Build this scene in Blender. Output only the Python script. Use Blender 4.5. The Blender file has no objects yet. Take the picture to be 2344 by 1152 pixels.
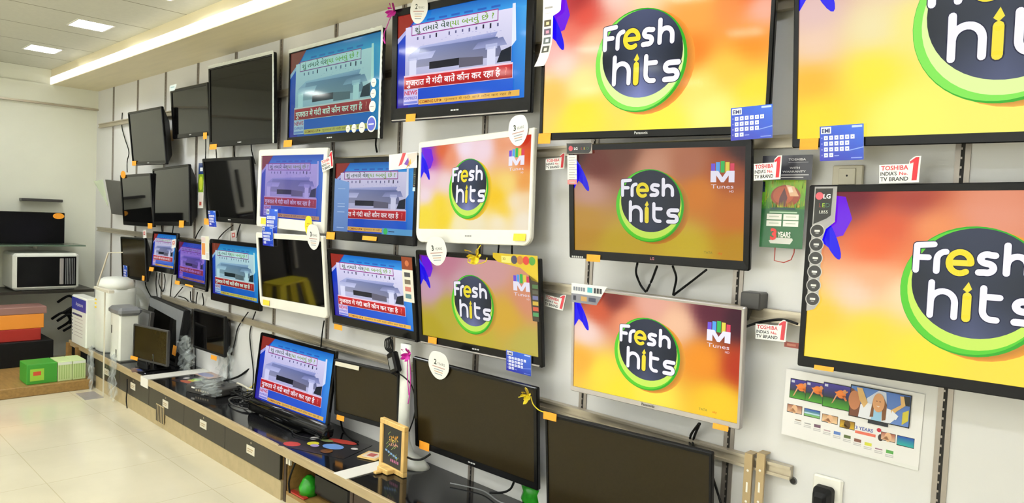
import bpy, math, random
from mathutils import Vector, Matrix, Euler
random.seed(7)
SC = bpy.context.scene
COL = SC.collection
rad = math.radians

# ------------------------------------------------------------------ camera
IMG_W, IMG_H, FPX = 2344, 1152, 1639.86
CAM = Vector((0.0, -2.2, 1.467))
YAW, PITCH, ROLL = -0.763344, -0.046286, 0.0431271
fwd = Vector((math.sin(YAW) * math.cos(PITCH), math.cos(YAW) * math.cos(PITCH), math.sin(PITCH)))
r0 = fwd.cross(Vector((0, 0, 1))).normalized()
u0 = r0.cross(fwd)
RIGHT = math.cos(ROLL) * r0 + math.sin(ROLL) * u0
UP = -math.sin(ROLL) * r0 + math.cos(ROLL) * u0
cam_data = bpy.data.cameras.new('camera')
cam_data.sensor_fit = 'HORIZONTAL'
cam_data.sensor_width = 36.0
cam_data.lens = FPX / IMG_W * 36.0
cam_data.clip_start = 0.05
cam = bpy.data.objects.new('camera', cam_data)
COL.objects.link(cam)
cam.matrix_world = Matrix(((RIGHT.x, UP.x, -fwd.x, CAM.x), (RIGHT.y, UP.y, -fwd.y, CAM.y),
                           (RIGHT.z, UP.z, -fwd.z, CAM.z), (0, 0, 0, 1)))
SC.camera = cam

# ------------------------------------------------------------------ world, large lights, exposure
world = bpy.data.worlds.new('world')
SC.world = world
world.use_nodes = True
world.node_tree.nodes['Background'].inputs[0].default_value = (0.9, 0.95, 1.0, 1)
world.node_tree.nodes['Background'].inputs[1].default_value = 0.3
SC.view_settings.view_transform = 'Standard'
SC.view_settings.look = 'None'
SC.view_settings.gamma = 1.0
SC.view_settings.use_curve_mapping = False
SC.view_settings.exposure = 0.0
PANEL_STRENGTH = 63.0      # ceiling panels
FILL_POWER = 85.0           # unseen fill light opposite the display wall


def area_light(name, loc, rot, sx, sy, power, color):
    l = bpy.data.lights.new(name, 'AREA')
    l.shape = 'RECTANGLE'
    l.size, l.size_y, l.energy, l.color = sx, sy, power, color
    o = bpy.data.objects.new(name, l)
    o.location, o.rotation_euler = loc, rot
    COL.objects.link(o)
    return o


# fill light added out of view to brighten the display wall and far end
area_light('front_fill_light', (-3.6, -5.95, 1.35), (rad(90), 0, 0), 6.6, 2.3, FILL_POWER, (0.93, 0.97, 1.0))


# ------------------------------------------------------------------ colour helpers and materials
def lin(c):
    out = []
    for v in c[:3]:
        v = max(0.0, min(255.0, v)) / 255.0
        out.append(v / 12.92 if v <= 0.04045 else ((v + 0.055) / 1.055) ** 2.4)
    return tuple(out) + (1.0,)


def material(name, col, rough=0.5, metal=0.0, noise=0.0, nscale=20.0, spec=0.5, bump=0.0, coat=0.0, stretch=None):
    m = bpy.data.materials.new(name)
    m.use_nodes = True
    nt = m.node_tree
    b = nt.nodes['Principled BSDF']
    b.inputs['Roughness'].default_value = rough
    b.inputs['Metallic'].default_value = metal
    b.inputs['Specular IOR Level'].default_value = spec
    b.inputs['Coat Weight'].default_value = coat
    b.inputs['Coat Roughness'].default_value = 0.05
    base = lin(col)
    tc = nt.nodes.new('ShaderNodeTexCoord')
    mp = nt.nodes.new('ShaderNodeMapping')
    if stretch:
        mp.inputs['Scale'].default_value = stretch
    nt.links.new(tc.outputs['Object'], mp.inputs['Vector'])
    nz = nt.nodes.new('ShaderNodeTexNoise')
    nz.inputs['Scale'].default_value = nscale
    nz.inputs['Detail'].default_value = 4.0
    nt.links.new(mp.outputs['Vector'], nz.inputs['Vector'])
    rp = nt.nodes.new('ShaderNodeValToRGB')
    n = max(noise, 0.01)
    rp.color_ramp.elements[0].position = 0.3
    rp.color_ramp.elements[1].position = 0.7
    rp.color_ramp.elements[0].color = tuple(v * (1 - n) for v in base[:3]) + (1,)
    rp.color_ramp.elements[1].color = tuple(min(1, v * (1 + n)) for v in base[:3]) + (1,)
    nt.links.new(nz.outputs['Fac'], rp.inputs['Fac'])
    nt.links.new(rp.outputs['Color'], b.inputs['Base Color'])
    if bump:
        bp = nt.nodes.new('ShaderNodeBump')
        bp.inputs['Strength'].default_value = bump
        bp.inputs['Distance'].default_value = 0.004
        nt.links.new(nz.outputs['Fac'], bp.inputs['Height'])
        nt.links.new(bp.outputs['Normal'], b.inputs['Normal'])
    return m


def print_material(name, rough=0.45):
    """Paper or film printed in the colours its mesh carries."""
    m = bpy.data.materials.new(name)
    m.use_nodes = True
    nt = m.node_tree
    b = nt.nodes['Principled BSDF']
    b.inputs['Roughness'].default_value = rough
    a = nt.nodes.new('ShaderNodeVertexColor')
    a.layer_name = 'Col'
    nt.links.new(a.outputs['Color'], b.inputs['Base Color'])
    return m


def screen_material(name, strength, rough=0.07):
    """A lit display: the picture emits, the panel in front of it reflects the room."""
    m = bpy.data.materials.new(name)
    m.use_nodes = True
    nt = m.node_tree
    b = nt.nodes['Principled BSDF']
    b.inputs['Base Color'].default_value = (0.004, 0.004, 0.004, 1)
    b.inputs['Roughness'].default_value = rough
    b.inputs['Specular IOR Level'].default_value = 0.18
    a = nt.nodes.new('ShaderNodeVertexColor')
    a.layer_name = 'Col'
    nt.links.new(a.outputs['Color'], b.inputs['Emission Color'])
    b.inputs['Emission Strength'].default_value = strength
    return m


def emit_material(name, col, strength):
    m = bpy.data.materials.new(name)
    m.use_nodes = True
    b = m.node_tree.nodes['Principled BSDF']
    b.inputs['Base Color'].default_value = (0.8, 0.8, 0.8, 1)
    b.inputs['Emission Color'].default_value = lin(col)
    b.inputs['Emission Strength'].default_value = strength
    return m


def clear_material(name, col, alpha, rough=0.1):
    m = bpy.data.materials.new(name)
    m.use_nodes = True
    b = m.node_tree.nodes['Principled BSDF']
    b.inputs['Base Color'].default_value = lin(col)
    b.inputs['Alpha'].default_value = alpha
    b.inputs['Roughness'].default_value = rough
    return m


def floor_material():
    m = material('floor_tile', (212, 203, 174), 0.12, noise=0.05, nscale=3.0)
    nt = m.node_tree
    b = nt.nodes['Principled BSDF']
    src = b.inputs['Base Color'].links[0].from_socket
    br = nt.nodes.new('ShaderNodeTexBrick')
    br.offset = 0.0
    br.inputs['Color1'].default_value = br.inputs['Color2'].default_value = (1, 1, 1, 1)
    br.inputs['Mortar'].default_value = (0.84, 0.81, 0.74, 1)
    br.inputs['Scale'].default_value = 1.0
    br.inputs['Mortar Size'].default_value = 0.0025
    br.inputs['Brick Width'].default_value = 0.6
    br.inputs['Row Height'].default_value = 0.6
    tc = [n for n in nt.nodes if n.type == 'TEX_COORD'][0]
    nt.links.new(tc.outputs['Object'], br.inputs['Vector'])
    mx = nt.nodes.new('ShaderNodeMix')
    mx.data_type = 'RGBA'
    mx.blend_type = 'MULTIPLY'
    mx.inputs[0].default_value = 1.0
    nt.links.new(src, mx.inputs[6])
    nt.links.new(br.outputs['Color'], mx.inputs[7])
    nt.links.new(mx.outputs[2], b.inputs['Base Color'])
    return m


def ceiling_material():
    m = material('ceiling_tile', (214, 213, 198), 0.8, noise=0.03, nscale=40.0)
    nt = m.node_tree
    b = nt.nodes['Principled BSDF']
    src = b.inputs['Base Color'].links[0].from_socket
    br = nt.nodes.new('ShaderNodeTexBrick')
    br.offset = 0.0
    br.inputs['Color1'].default_value = br.inputs['Color2'].default_value = (1, 1, 1, 1)
    br.inputs['Mortar'].default_value = (0.42, 0.4, 0.33, 1)
    br.inputs['Scale'].default_value = 1.0
    br.inputs['Mortar Size'].default_value = 0.006
    br.inputs['Brick Width'].default_value = 0.605
    br.inputs['Row Height'].default_value = 1.21
    tc = [n for n in nt.nodes if n.type == 'TEX_COORD'][0]
    mp = nt.nodes.new('ShaderNodeMapping')
    mp.inputs['Location'].default_value = (5.225, 1.25, 0)
    nt.links.new(tc.outputs['Object'], mp.inputs['Vector'])
    nt.links.new(mp.outputs['Vector'], br.inputs['Vector'])
    mx = nt.nodes.new('ShaderNodeMix')
    mx.data_type = 'RGBA'
    mx.blend_type = 'MULTIPLY'
    mx.inputs[0].default_value = 1.0
    nt.links.new(src, mx.inputs[6])
    nt.links.new(br.outputs['Color'], mx.inputs[7])
    nt.links.new(mx.outputs[2], b.inputs['Base Color'])
    return m


M = {
    'wall': material('wall_panel', (224, 223, 221), 0.35, noise=0.03, nscale=1.5),
    'wall_warm': material('wall_paint_warm', (236, 236, 219), 0.6, noise=0.03, nscale=2.0),
    'soffit': material('soffit_laminate', (234, 222, 186), 0.4, noise=0.04, nscale=2.0, stretch=(1, 12, 1)),
    'upright': material('upright_metal', (158, 150, 142), 0.35, 0.5, noise=0.06),
    'slot': material('upright_slot', (38, 35, 32), 0.7),
    'rail': material('rail_aluminium', (188, 178, 158), 0.35, 0.55, noise=0.08, nscale=8),
    'bracket': material('bracket_steel', (178, 156, 118), 0.4, 0.45, noise=0.08, nscale=10),
    'floor': floor_material(),
    'ceiling': ceiling_material(),
    'counter': material('counter_laminate_black', (20, 20, 22), 0.09, noise=0.35, nscale=9),
    'edge': material('counter_edge_beech', (170, 150, 112), 0.45, noise=0.1, nscale=14, stretch=(0.4, 4, 4)),
    'cabinet': material('cabinet_grey_laminate', (42, 38, 30), 0.35, noise=0.14, nscale=30, stretch=(6, 1, 0.3)),
    'kick': material('plinth_beige', (178, 160, 120), 0.5, noise=0.08),
    'wood': material('board_wood', (150, 116, 62), 0.5, noise=0.18, nscale=8, stretch=(1, 6, 6)),
    'dark_wood': material('dark_wood', (58, 42, 30), 0.4, noise=0.2, nscale=10, stretch=(1, 1, 6)),
    'frame_wood': material('pale_wood', (226, 186, 112), 0.5, noise=0.12, nscale=14, stretch=(5, 1, 1)),
    'black': material('black_plastic', (14, 14, 15), 0.2, noise=0.1, spec=0.22),
    'black_matte': material('black_plastic_matte', (22, 22, 22), 0.5, noise=0.1, spec=0.2),
    'rubber': material('black_rubber', (18, 18, 18), 0.5, spec=0.2),
    'gloss': material('piano_black', (9, 9, 10), 0.06, spec=0.35),
    'white': material('white_plastic', (236, 233, 222), 0.3, noise=0.02),
    'white_appliance': material('white_appliance', (228, 229, 218), 0.35, noise=0.02),
    'ivory': material('ivory_plastic', (214, 207, 186), 0.4, noise=0.02),
    'silver': material('silver_plastic', (176, 170, 166), 0.3, 0.35, noise=0.04),
    'grey': material('grey_plastic', (122, 123, 124), 0.4, noise=0.05),
    'darkgrey': material('dark_grey_plastic', (62, 60, 58), 0.4, noise=0.06),
    'panel_off': material('display_off', (43, 35, 18), 0.18, noise=0.05, nscale=120, spec=0.2),
    'panel_gloss': material('display_off_gloss', (12, 11, 8), 0.05, noise=0.05, spec=0.25),
    'panel_black': material('display_off_black', (5, 5, 5), 0.04, noise=0.05, spec=1.0),
    'orange': material('orange_sticker', (252, 164, 40), 0.6, noise=0.05, nscale=60),
    'yellow_sticker': material('yellow_sticker', (246, 208, 60), 0.6, noise=0.05, nscale=60),
    'magenta': material('magenta_ribbon', (214, 40, 170), 0.35, noise=0.15, nscale=60),
    'yellow_ribbon': material('yellow_ribbon', (236, 212, 40), 0.35, noise=0.12, nscale=60),
    'red': material('red_plastic', (178, 50, 38), 0.45, noise=0.1),
    'green': material('green_plastic', (38, 150, 30), 0.25, noise=0.2, nscale=40),
    'led': emit_material('led_strip_diffuser', (255, 250, 246), 1.0),
    'panel_light': emit_material('ceiling_light_diffuser', (245, 250, 255), PANEL_STRENGTH),
    'film': clear_material('clear_film', (214, 222, 220), 0.22, 0.12),
    'film_edge': clear_material('silvery_film_edge', (226, 230, 222), 0.75, 0.12),
    'film_green': clear_material('protective_film_green', (196, 214, 168), 0.55, 0.2),
    'glass': clear_material('shelf_glass', (110, 132, 112), 0.75, 0.05),
    'paper': print_material('printed_paper', 0.5),
    'card': print_material('printed_glossy_card', 0.25),
}
_scr = {}


def scr(strength, rough=0.07):
    k = (round(strength, 3), rough)
    if k not in _scr:
        _scr[k] = screen_material('lit_display', strength, rough)
    return _scr[k]


# ------------------------------------------------------------------ pixel -> place in the room
def ray(px, py):
    return (px - IMG_W / 2) / FPX * RIGHT + (IMG_H / 2 - py) / FPX * UP + fwd


def at_y(px, py, y=0.0):
    d = ray(px, py)
    return CAM + d * ((y - CAM.y) / d.y)


def at_z(px, py, z):
    d = ray(px, py)
    return CAM + d * ((z - CAM.z) / d.z)


def at_x(px, py, x):
    d = ray(px, py)
    return CAM + d * ((x - CAM.x) / d.x)


# ------------------------------------------------------------------ mesh builder
class MB:
    def __init__(s):
        s.v, s.f, s.m, s.c = [], [], [], []

    def face(s, pts, mi=0, col=None):
        n = len(s.v)
        s.v.extend([tuple(p) for p in pts])
        s.f.append(tuple(range(n, n + len(pts))))
        s.m.append(mi)
        s.c.append(col)

    def add(s, vs, fs, mi=0, col=None):
        n = len(s.v)
        s.v.extend([tuple(p) for p in vs])
        for f in fs:
            s.f.append(tuple(i + n for i in f))
            s.m.append(mi)
            s.c.append(col)

    def box(s, x0, x1, y0, y1, z0, z1, mi=0, b=0.0, col=None):
        """Box; b > 0 chamfers all edges."""
        if b <= 0:
            v = [(x, y, z) for x in (x0, x1) for y in (y0, y1) for z in (z0, z1)]
            s.add(v, [(0, 1, 3, 2), (4, 6, 7, 5), (0, 4, 5, 1), (2, 3, 7, 6), (0, 2, 6, 4), (1, 5, 7, 3)], mi, col)
            return
        b = min(b, (x1 - x0) * .45, (y1 - y0) * .45, (z1 - z0) * .45)
        rings = []
        for z, i in ((z0, b), (z0 + b, 0), (z1 - b, 0), (z1, b)):
            X0, X1, Y0, Y1 = x0 + i, x1 - i, y0 + i, y1 - i
            k = b - i if i < b else 0
            k = b if i == 0 else b * .5
            rings.append([(X0 + k, Y0, z), (X1 - k, Y0, z), (X1, Y0 + k, z), (X1, Y1 - k, z),
                          (X1 - k, Y1, z), (X0 + k, Y1, z), (X0, Y1 - k, z), (X0, Y0 + k, z)])
        s.loft(rings, mi, True, col)

    def loft(s, rings, mi=0, cap=True, col=None, closed=True):
        n = len(s.v)
        k = len(rings[0])
        for r in rings:
            s.v.extend([tuple(p) for p in r])
        for i in range(len(rings) - 1):
            for j in range(k if closed else k - 1):
                a = n + i * k + j
                b_ = n + i * k + (j + 1) % k
                s.f.append((a, b_, b_ + k, a + k))
                s.m.append(mi)
                s.c.append(col)
        if cap:
            s.f.append(tuple(n + j for j in reversed(range(k))))
            s.f.append(tuple(n + (len(rings) - 1) * k + j for j in range(k)))
            s.m += [mi, mi]
            s.c += [col, col]

    def tube(s, pts, r, mi=0, n=7, smooth=True, col=None):
        pts = [Vector(p) for p in pts]
        if smooth and len(pts) > 2:
            pts = catmull(pts, 6)
        rings = []
        up = Vector((0.13, 0.31, 0.94))
        for i, p in enumerate(pts):
            t = (pts[min(i + 1, len(pts) - 1)] - pts[max(i - 1, 0)])
            if t.length < 1e-9:
                t = Vector((0, 0, 1))
            t.normalize()
            a = t.cross(up)
            if a.length < 1e-3:
                a = t.cross(Vector((1, 0, 0)))
            a.normalize()
            b = t.cross(a)
            rr = r(i / (len(pts) - 1)) if callable(r) else r
            rings.append([p + a * (rr * math.cos(2 * math.pi * k / n)) + b * (rr * math.sin(2 * math.pi * k / n)) for k in range(n)])
        s.loft(rings, mi, True, col)

    def lathe(s, prof, cx, cy, mi=0, n=24, sx=1.0, sy=1.0, cap=True):
        rings = [[(cx + r * sx * math.cos(2 * math.pi * k / n), cy + r * sy * math.sin(2 * math.pi * k / n), z) for k in range(n)] for r, z in prof]
        s.loft(rings, mi, cap)

    def disc(s, c, ax, ay, r, mi=0, n=20, thick=0.0, col=None):
        c, ax, ay = Vector(c), Vector(ax), Vector(ay)
        ring = [c + ax * (r * math.cos(2 * math.pi * k / n)) + ay * (r * math.sin(2 * math.pi * k / n)) for k in range(n)]
        if thick:
            nn = ax.cross(ay).normalized() * thick
            s.loft([ring, [p + nn for p in ring]], mi, True, col)
        else:
            s.face(ring, mi, col)

    def build(s, name, mats, parent=None, smooth=False, loc=None, auto=False):
        me = bpy.data.meshes.new(name)
        me.from_pydata(s.v, [], s.f)
        for m in (mats if isinstance(mats, (list, tuple)) else [mats]):
            me.materials.append(m)
        me.polygons.foreach_set('material_index', s.m)
        if any(c is not None for c in s.c):
            at = me.color_attributes.new('Col', 'FLOAT_COLOR', 'CORNER')
            data = []
            for f, c in zip(s.f, s.c):
                if c is None:
                    c = (0.8, 0.8, 0.8, 1)
                if isinstance(c, list):
                    for k in c:
                        data.extend(k)
                else:
                    data.extend(list(c) * len(f))
            at.data.foreach_set('color', data)
        if smooth:
            me.polygons.foreach_set('use_smooth', [True] * len(me.polygons))
        me.update()
        o = bpy.data.objects.new(name, me)
        COL.objects.link(o)
        if parent is not None:
            o.parent = parent
        if loc is not None:
            o.location = loc
        return o


def catmull(pts, k):
    out = []
    n = len(pts)
    for i in range(n - 1):
        p0, p1, p2, p3 = pts[max(i - 1, 0)], pts[i], pts[i + 1], pts[min(i + 2, n - 1)]
        for j in range(k):
            t = j / k
            out.append(0.5 * ((2 * p1) + (p2 - p0) * t + (2 * p0 - 5 * p1 + 4 * p2 - p3) * t * t + (3 * p1 - p0 - 3 * p2 + p3) * t ** 3))
    out.append(pts[-1])
    return out


def tag(o, label=None, cat=None, group=None, kind=None):
    if label:
        o['label'] = label
    if cat:
        o['category'] = cat
    if group:
        o['group'] = group
    if kind:
        o['kind'] = kind
    return o


def empty(name, mat, label, cat, group=None):
    o = bpy.data.objects.new(name, None)
    o.empty_display_size = 0.05
    COL.objects.link(o)
    o.matrix_world = mat if isinstance(mat, Matrix) else Matrix.Translation(Vector(mat))
    return tag(o, label, cat, group)


def sub_world(o, root):
    """o's mesh is in room coordinates: keep it there under root."""
    o.parent = root
    o.matrix_parent_inverse = root.matrix_world.inverted() if root.parent is None else Matrix()
    return o


# ------------------------------------------------------------------ lettering and flat prints
_txt = {}


def glyphs(body, bold=0.0):
    k = (body, bold)
    if k not in _txt:
        c = bpy.data.curves.new('lettering', 'FONT')
        c.body = body
        c.resolution_u = 2
        c.offset = bold
        o = bpy.data.objects.new('lettering', c)
        me = bpy.data.meshes.new_from_object(o)
        vs = [(v.co.x, v.co.y) for v in me.vertices]
        fs = [tuple(p.vertices) for p in me.polygons]
        bpy.data.meshes.remove(me)
        bpy.data.objects.remove(o)
        bpy.data.curves.remove(c)
        _txt[k] = (vs, fs)
    return _txt[k]


STEP = 0.0004


class Canvas:
    """A flat print or picture W x H metres: u runs right, v up, both 0..1; layers step towards the viewer (-y)."""

    def __init__(s, w, h, mb=None, ox=None, oz=0.0, y=0.0, tint=None, mi=0):
        s.w, s.h, s.mb = w, h, mb or MB()
        s.ox = -w / 2 if ox is None else ox
        s.oz, s.y, s.mi = oz, y, mi
        s.tint = tint or (lambda c: c)

    def P(s, u, v, lay):
        return (s.ox + u * s.w, s.y - lay * STEP, s.oz + v * s.h)

    def C(s, col):
        return lin(s.tint(col))

    def poly(s, pts, col, lay=1):
        s.mb.face([s.P(u, v, lay) for u, v in pts], s.mi, s.C(col))

    def rect(s, a, b, c, d, col, lay=1):
        s.poly([(a, b), (c, b), (c, d), (a, d)], col, lay)

    def vgrad(s, pts, cols, lay=1):
        s.mb.face([s.P(u, v, lay) for u, v in pts], s.mi, [s.C(c) for c in cols])

    def frame(s, a, b, c, d, t, col, lay=1):
        tu, tv = t / s.w, t / s.h
        s.rect(a, b, c, b + tv, col, lay)
        s.rect(a, d - tv, c, d, col, lay)
        s.rect(a, b, a + tu, d, col, lay)
        s.rect(c - tu, b, c, d, col, lay)

    def ell(s, u, v, ru, rv, col, lay=1, ang=0.0, n=28, a0=0, a1=360):
        pts = []
        ca, sa = math.cos(rad(ang)), math.sin(rad(ang))
        for k in range(n):
            t = rad(a0 + (a1 - a0) * k / n)
            x, y = ru * math.cos(t), rv * math.sin(t)
            pts.append((u + (x * ca - y * sa) / s.w, v + (x * sa + y * ca) / s.h))
        s.poly(pts, col, lay)

    def grid(s, nx, ny, fn, lay=0):
        for i in range(nx):
            for j in range(ny):
                q = [(i / nx, j / ny), ((i + 1) / nx, j / ny), ((i + 1) / nx, (j + 1) / ny), (i / nx, (j + 1) / ny)]
                s.vgrad(q, [fn(u, v) for u, v in q], lay)

    def text(s, body, u, v, hgt, col, lay=2, fit=None, bold=0.0, align='L', slant=0.0, colfn=None):
        """hgt and fit are in canvas fractions (cap height, width)."""
        vs, fs = glyphs(body, bold)
        if not vs:
            return
        x0, x1 = min(p[0] for p in vs), max(p[0] for p in vs)
        sz = hgt * s.h / 0.7
        sx = (fit * s.w / (x1 - x0)) if fit else sz
        off = {'L': -x0, 'C': -(x0 + x1) / 2, 'R': -x1}[align]
        q = [(u + ((px + off) * sx + slant * py * sz) / s.w, v + py * sz / s.h) for px, py in vs]
        for f in fs:
            cc = col if colfn is None else colfn((vs[f[0]][0] - x0) / (x1 - x0))
            s.poly([q[i] for i in f], cc, lay)

    def stroke(s, pts, wid, col, lay=2, n=10):
        """Round-ended line, points in metres relative to the canvas corner."""
        for i in range(len(pts) - 1):
            (x0, y0), (x1, y1) = pts[i], pts[i + 1]
            L = math.hypot(x1 - x0, y1 - y0)
            if L < 1e-9:
                continue
            nx, ny = -(y1 - y0) / L * wid / 2, (x1 - x0) / L * wid / 2
            s.poly([((x0 + nx) / s.w, (y0 + ny) / s.h), ((x0 - nx) / s.w, (y0 - ny) / s.h),
                    ((x1 - nx) / s.w, (y1 - ny) / s.h), ((x1 + nx) / s.w, (y1 + ny) / s.h)], col, lay)
        for x, y in (pts if len(pts) < 3 else pts):
            s.ell(x / s.w, y / s.h, wid / 2, wid / 2, col, lay, n=n)


def arc(cx, cy, rx, ry, a0, a1, n=12):
    return [(cx + rx * math.cos(rad(a0 + (a1 - a0) * k / n)), cy + ry * math.sin(rad(a0 + (a1 - a0) * k / n))) for k in range(n + 1)]

# ------------------------------------------------------------------ the room
ROOM_L, ROOM_R, ROOM_F, CEIL, SOFF = -7.66, 3.0, -6.0, 2.642, 2.502


def struct(name, mb, mats, parent=None, smooth=False):
    o = mb.build(name, mats, parent, smooth)
    if parent is None:
        o['kind'] = 'structure'
    return o


b = MB(); b.box(ROOM_L - .1, ROOM_R + .1, ROOM_F - .1, .1, -.1, 0)
struct('floor', b, M['floor'])
LIGHT_X = [-6.68 + 1.21 * i for i in range(8)]
LIGHT_Y = [-.675, -1.885, -3.095, -4.305, -5.5]
b = MB()
edge = .1
for y in LIGHT_Y:          # tiles with openings for the recessed lights
    b.box(ROOM_L - .1, ROOM_R + .1, y + .105, edge, CEIL, CEIL + .05)
    x0 = ROOM_L - .1
    for x in LIGHT_X:
        b.box(x0, x - .12, y - .105, y + .105, CEIL, CEIL + .05)
        x0 = x + .12
    b.box(x0, ROOM_R + .1, y - .105, y + .105, CEIL, CEIL + .05)
    edge = y - .105
b.box(ROOM_L - .1, ROOM_R + .1, ROOM_F - .1, edge, CEIL, CEIL + .05)
struct('ceiling', b, M['ceiling'])
b = MB(); b.box(ROOM_L, ROOM_R, 0, .1, 0, CEIL)
struct('wall_display', b, M['wall'])
b = MB(); b.box(ROOM_L - .1, ROOM_L, ROOM_F, .1, 0, CEIL)
struct('wall_left', b, M['wall_warm'])
b = MB(); b.box(ROOM_L, ROOM_R, ROOM_F - .1, ROOM_F, 0, CEIL)
struct('wall_front', b, M['wall_warm'])
b = MB(); b.box(ROOM_R, ROOM_R + .1, ROOM_F, .1, 0, CEIL)
struct('wall_right', b, M['wall'])
# bulkhead along the top of the display wall
b = MB(); b.box(ROOM_L, ROOM_R, -.383, 0, SOFF, CEIL)
struct('ceiling_soffit', b, M['soffit'])
b = MB(); b.box(ROOM_L, ROOM_L + .03, -3.0, -.0, 2.335, SOFF)
b.box(ROOM_L, ROOM_L + .045, -3.0, -.0, 2.318, 2.335, 1)
struct('trim_13', b, [M['wall_warm'], M['rail']])
# slotted uprights between the wall panels
for k in range(-3, 12):
    x = -.466 - .6113 * k
    b = MB()
    b.box(x - .018, x - .005, -.004, .0, .0, SOFF, 0)
    b.box(x + .005, x + .018, -.004, .0, .0, SOFF, 0)
    b.box(x - .005, x + .005, -.001, .0, .0, SOFF, 1)
    for j in range(100):
        b.box(x - .005, x - .001, -.0035, -.001, j * .025, j * .025 + .006, 0)
    struct('trim_%d' % (k + 30), b, [M['upright'], M['slot']])

# light strip along the soffit's face
b = MB(); b.box(ROOM_L + .02, ROOM_R - .02, -.396, -.386, SOFF + .002, SOFF + .066, 0, .002)
tag(b.build('led_strip_light', M['led']), 'long white light strip along the face of the ceiling bulkhead', 'light strip')


def ceiling_light(x, y, label):
    r = empty('ceiling_light', (x, y, CEIL), label, 'ceiling light', 'square ceiling lights')
    f = MB()
    for q in ((-.13, .13, -.115, -.102), (-.13, .13, .102, .115), (-.13, -.117, -.102, .102), (.117, .13, -.102, .102)):
        f.box(q[0], q[1], q[2], q[3], -.003, .0)
    for q in ((-.1195, .1195, -.1045, -.102), (-.1195, .1195, .102, .1045), (-.1195, -.117, -.102, .102), (.117, .1195, -.102, .102)):
        f.box(q[0], q[1], q[2], q[3], .0, .052)
    f.build('frame', M['white'], r)
    d = MB(); d.box(-.117, .117, -.102, .102, .042, .05)
    d.build('diffuser', M['panel_light'], r)


for j, y in enumerate(LIGHT_Y):
    for i, x in enumerate(LIGHT_X):
        lab = 'small square recessed ceiling light in the beige tile ceiling'
        if j == 0 and i == 1:
            lab = 'lit square ceiling light shown whole above the bulkhead strip'
        elif j == 0 and i == 2:
            lab = 'lit square ceiling light cut by the photo top edge'
        ceiling_light(x, y, lab)

# ------------------------------------------------------------------ screen pictures
BLUE, SKY = (22, 84, 198), (44, 140, 216)


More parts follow.
